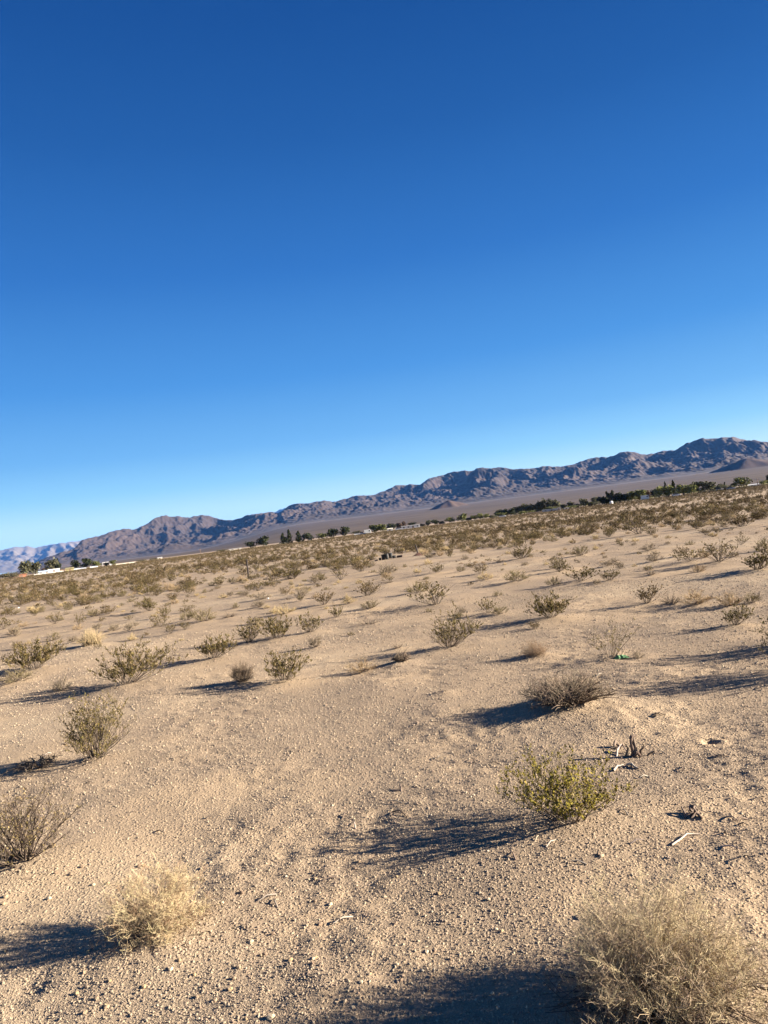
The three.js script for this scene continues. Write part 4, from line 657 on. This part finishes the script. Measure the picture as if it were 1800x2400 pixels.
// homes, sheds, walls, vehicles
{
  const white = paint(0.60, 0.59, 0.56, 0.7), cream = paint(0.62, 0.56, 0.44, 0.7), blue = paint(0.50, 0.60, 0.68, 0.5), brown = paint(0.16, 0.10, 0.07, 0.8), tan = paint(0.40, 0.28, 0.18, 0.8), rust = paint(0.28, 0.12, 0.065, 0.8), glass = paint(0.03, 0.035, 0.045, 0.15), tyre = paint(0.015, 0.015, 0.015, 0.9), grey = paint(0.35, 0.36, 0.38, 0.6), yellow = paint(0.26, 0.22, 0.10, 0.9);
  const box = (name, mat, o, x0, x1, y0, y1, z0, z1) => part(name, new GB().box(x0, x1, y0, y1, z0, z1, [1, 1, 1]).geo().deleteAttribute('color'), mat, o);
  const face = (p) => Math.atan2(-p.x, -p.z);       // turn a thing's front (+z) to the road side
  function house(px, w, h, label, wallMat, roofMat, opt = {}) {
    const dist = opt.dist || 440, p = far(px, dist), m = PXM(dist), W = w * m, Hh = h * m, D = opt.depth || 5, o = thing(opt.name || 'mobile_home', label, opt.cat || 'house', [p.x, 0, p.z], face(p) + (opt.turn || 0), opt.group);
    const wh = Hh * (opt.flat ? 0.86 : 0.68);
    box('wall', wallMat, o, -W / 2, W / 2, -0.1, wh, -D / 2, D / 2);
    if (opt.flat) box('roof', roofMat, o, -W / 2 - 0.3, W / 2 + 0.3, wh, Hh, -D / 2 - 0.3, D / 2 + 0.3);
    else { const s = new THREE.Shape([new THREE.Vector2(-D / 2 - 0.35, wh), new THREE.Vector2(D / 2 + 0.35, wh), new THREE.Vector2(0, Hh)]), g = new THREE.ExtrudeGeometry(s, { depth: W + 0.5, bevelEnabled: false }); g.translate(0, 0, -W / 2 - 0.25); g.rotateY(Math.PI / 2); part('roof', g, roofMat, o); }
    const n = Math.max(1, Math.floor(W / 2.6));
    for (let k = 0; k < n; k++) { const x = -W / 2 + (k + 0.5) * W / n; if (k === Math.floor(n / 2)) box('door', brown, o, x - 0.42, x + 0.42, 0, Math.min(wh * 0.85, 2.0), D / 2, D / 2 + 0.05); else box('window', glass, o, x - 0.5, x + 0.5, wh * 0.42, wh * 0.78, D / 2, D / 2 + 0.05); }
  }
  house(103, 24, 8, 'pale blue roofed trailer home behind the long white wall', white, blue, { dist: 418 }); house(127, 22, 9, 'second pale blue trailer home beside the brown shed', blue, white, { dist: 424, flat: 1 });
  house(51, 18, 7, 'rusty red shed beside the olive thicket', rust, rust, { dist: 385, name: 'shed', cat: 'shed', flat: 1, depth: 3 }); house(150, 14, 6, 'dark brown shed at the end of the white wall', tan, brown, { dist: 415, name: 'shed', cat: 'shed', flat: 1, depth: 3 });
  house(164, 16, 8, 'round shouldered yellow hay store beside the brown shed', yellow, yellow, { dist: 410, name: 'hay_store', cat: 'shed', depth: 4 }); { const p = far(252, 462), m = PXM(462), o = thing('carport', 'white open carport among small green trees', 'carport', [p.x, 0, p.z], face(p)); box('roof', white, o, -10 * m, 10 * m, 2.1, 2.35, -2.5, 2.5); for (const x of [-9.5, 9.5]) for (const z of [-2.3, 2.3]) box('post', white, o, x * m - 0.08, x * m + 0.08, -0.1, 2.1, z - 0.08, z + 0.08); box('end_wall', white, o, 5 * m, 9 * m, -0.1, 2.1, -2.2, -2.0); }
  house(552, 26, 4, 'long low white roof ending at a dark tree', cream, white, { dist: 470, name: 'long_shed', cat: 'shed', flat: 1, depth: 4 }); house(914, 14, 7, 'small white house among bushy green trees', white, cream, { dist: 455 });
  house(963, 43, 8, 'long white mobile home with a row of dark windows', white, white, { dist: 455, flat: 1 }); house(1293, 41, 5.5, 'long low white roofed shed before the feathery windbreak', grey, white, { dist: 440, name: 'long_shed', cat: 'shed', flat: 1, depth: 4 });
  house(1310, 5, 6.5, 'white end block of the long low shed', white, white, { dist: 436, name: 'pump_house', cat: 'shed', flat: 1, depth: 2 });
  house(1770, 26, 5, 'white roofed house behind the power pole', cream, white, { dist: 470 }); house(375, 10, 4, 'tiny pale far house by the pale track', cream, white, { dist: 600 }); house(1328, 11, 4, 'white trailer parked past the windbreak', white, white, { dist: 450, name: 'trailer', cat: 'trailer', flat: 1, depth: 2.4 });
  // walls and field edges
  const wall = (x0, x1, h, dist, mat, name, label) => { const a = far(x0, dist), b = far(x1, dist), L = a.distanceTo(b), o = thing(name, label, 'wall', [(a.x + b.x) / 2, 0, (a.z + b.z) / 2], Math.atan2(-(b.z - a.z), b.x - a.x)); const n = Math.max(2, Math.round(L / 2.5)); for (let k = 0; k < n; k++) { const u = -L / 2 + k * L / n; box('panel', mat, o, u + 0.1, u + L / n - 0.1, -0.1, h * PXM(dist), -0.08, 0.08); box('post', mat, o, u - 0.1, u + 0.1, -0.1, h * PXM(dist) * 1.06, -0.11, 0.11); } };
  wall(80, 150, 3, 402, paint(0.45, 0.43, 0.39, 0.8), 'white_wall', 'long low white wall in front of the trailer homes'); wall(1236, 1270, 3, 450, tan, 'brown_wall', 'low brown wall running to the long white roofed shed'); wall(272, 318, 2.5, 430, cream, 'pale_wall', 'pale low wall beside the white carport'); wall(1004, 1040, 2.2, 430, tan, 'tan_wall', 'low tan wall past the long mobile home');
  function vehicle(px, w, label, mat, tall, dist = 440, group) {
    const p = far(px, dist), L = Math.max(3.8, w * PXM(dist)), o = thing(tall ? 'van' : 'parked_car', label, tall ? 'van' : 'car', [p.x, 0.02, p.z], face(p), group), h = tall ? 2.4 : 1.45;
    const side = (pts) => { const g = new THREE.ExtrudeGeometry(new THREE.Shape(pts.map((q) => new THREE.Vector2(q[0] * L, q[1] * h))), { depth: 1.6, bevelEnabled: true, bevelSize: 0.06, bevelThickness: 0.08, bevelSegments: 1 }); g.translate(0, 0, -0.8); return g; };
    part('body', side(tall ? [[-0.5, 0.2], [0.5, 0.2], [0.5, 0.55], [0.42, 0.97], [-0.5, 0.97]] : [[-0.5, 0.2], [0.5, 0.2], [0.5, 0.5], [0.28, 0.58], [-0.5, 0.6]]), mat, o);
    if (!tall) part('cabin', side([[-0.36, 0.6], [0.24, 0.58], [0.1, 0.97], [-0.26, 0.97]]), glass, o); else box('window', glass, o, L * 0.22, L * 0.4, h * 0.55, h * 0.85, 0.9, 0.93);
    for (const x of [-0.3, 0.32]) for (const z of [-0.72, 0.72]) { const g = new THREE.CylinderGeometry(0.33, 0.33, 0.22, 14); g.rotateX(Math.PI / 2); g.translate(x * L, 0.33, z); part('wheel', g, tyre, o); }
  }
  vehicle(838, 9, 'white parked car before the dense green trees', white, 0); vehicle(849, 10, 'silver grey parked car next to the white box trailer', grey, 0); vehicle(862, 10, 'white box van beside bushy green trees', white, 1, 445); vehicle(934, 9, 'dusty silver car near the long mobile home', grey, 0);
  vehicle(180, 9, 'white parked car before the dark round trees', white, 0, 432); vehicle(193, 10, 'silver parked car between two white cars', grey, 0, 432); vehicle(220, 6, 'small white car by the small green tree', white, 0, 436); vehicle(36, 10, 'dark car parked beside the rusty shed', brown, 0, 384); vehicle(1178, 6, 'white car at the dense end of the windbreak', white, 0, 455);
  vehicle(1512, 5, 'white van beside the purplish bare tree', white, 1, 412); vehicle(1586, 5, 'pale car before the bright leafy trees', white, 0, 408); vehicle(1687, 5, 'white car by the low grey tree', white, 0, 440); vehicle(1713, 5, 'pale car on the open ground near the big leafy tree', grey, 0, 400);
  { const p = far(1433, 405), o = thing('water_tank', 'round white water tank before the dark grove', 'tank', [p.x, 0, p.z]), g = new THREE.LatheGeometry([[0.001, -0.05], [0.85, -0.05], [0.9, 1.1], [0.75, 1.45], [0.3, 1.6], [0.001, 1.62]].map((q) => new THREE.Vector2(...q)), 16); part('shell', g, white, o); const c = new THREE.CylinderGeometry(0.22, 0.22, 0.12, 10); c.translate(0, 1.65, 0); part('lid', c, white, o); }
  for (const [x, h, d, l] of [[1776, 18, 440, 'dark power pole standing before the white roofed house'], [1758, 12, 560, 'distant power pole behind the big leafy tree'], [470, 12, 620, 'thin far power pole on the plain by the low shrub trees']]) {
    const p = far(x, d), hh = h * PXM(d), o = thing('power_pole', l, 'pole', [p.x, -0.1, p.z], face(p)); const g = new THREE.CylinderGeometry(0.13, 0.2, hh, 8); g.translate(0, hh / 2, 0); part('shaft', g, brown, o); box('crossarm', brown, o, -1.2, 1.2, hh - 0.9, hh - 0.72, 0.2, 0.34);
    for (const u of [-1, -0.35, 0.35, 1]) { const i = new THREE.CylinderGeometry(0.05, 0.07, 0.2, 6); i.translate(u, hh - 0.62, 0.27); part('insulator', i, grey, o); }
  }
}
renderer.render(scene, camera);
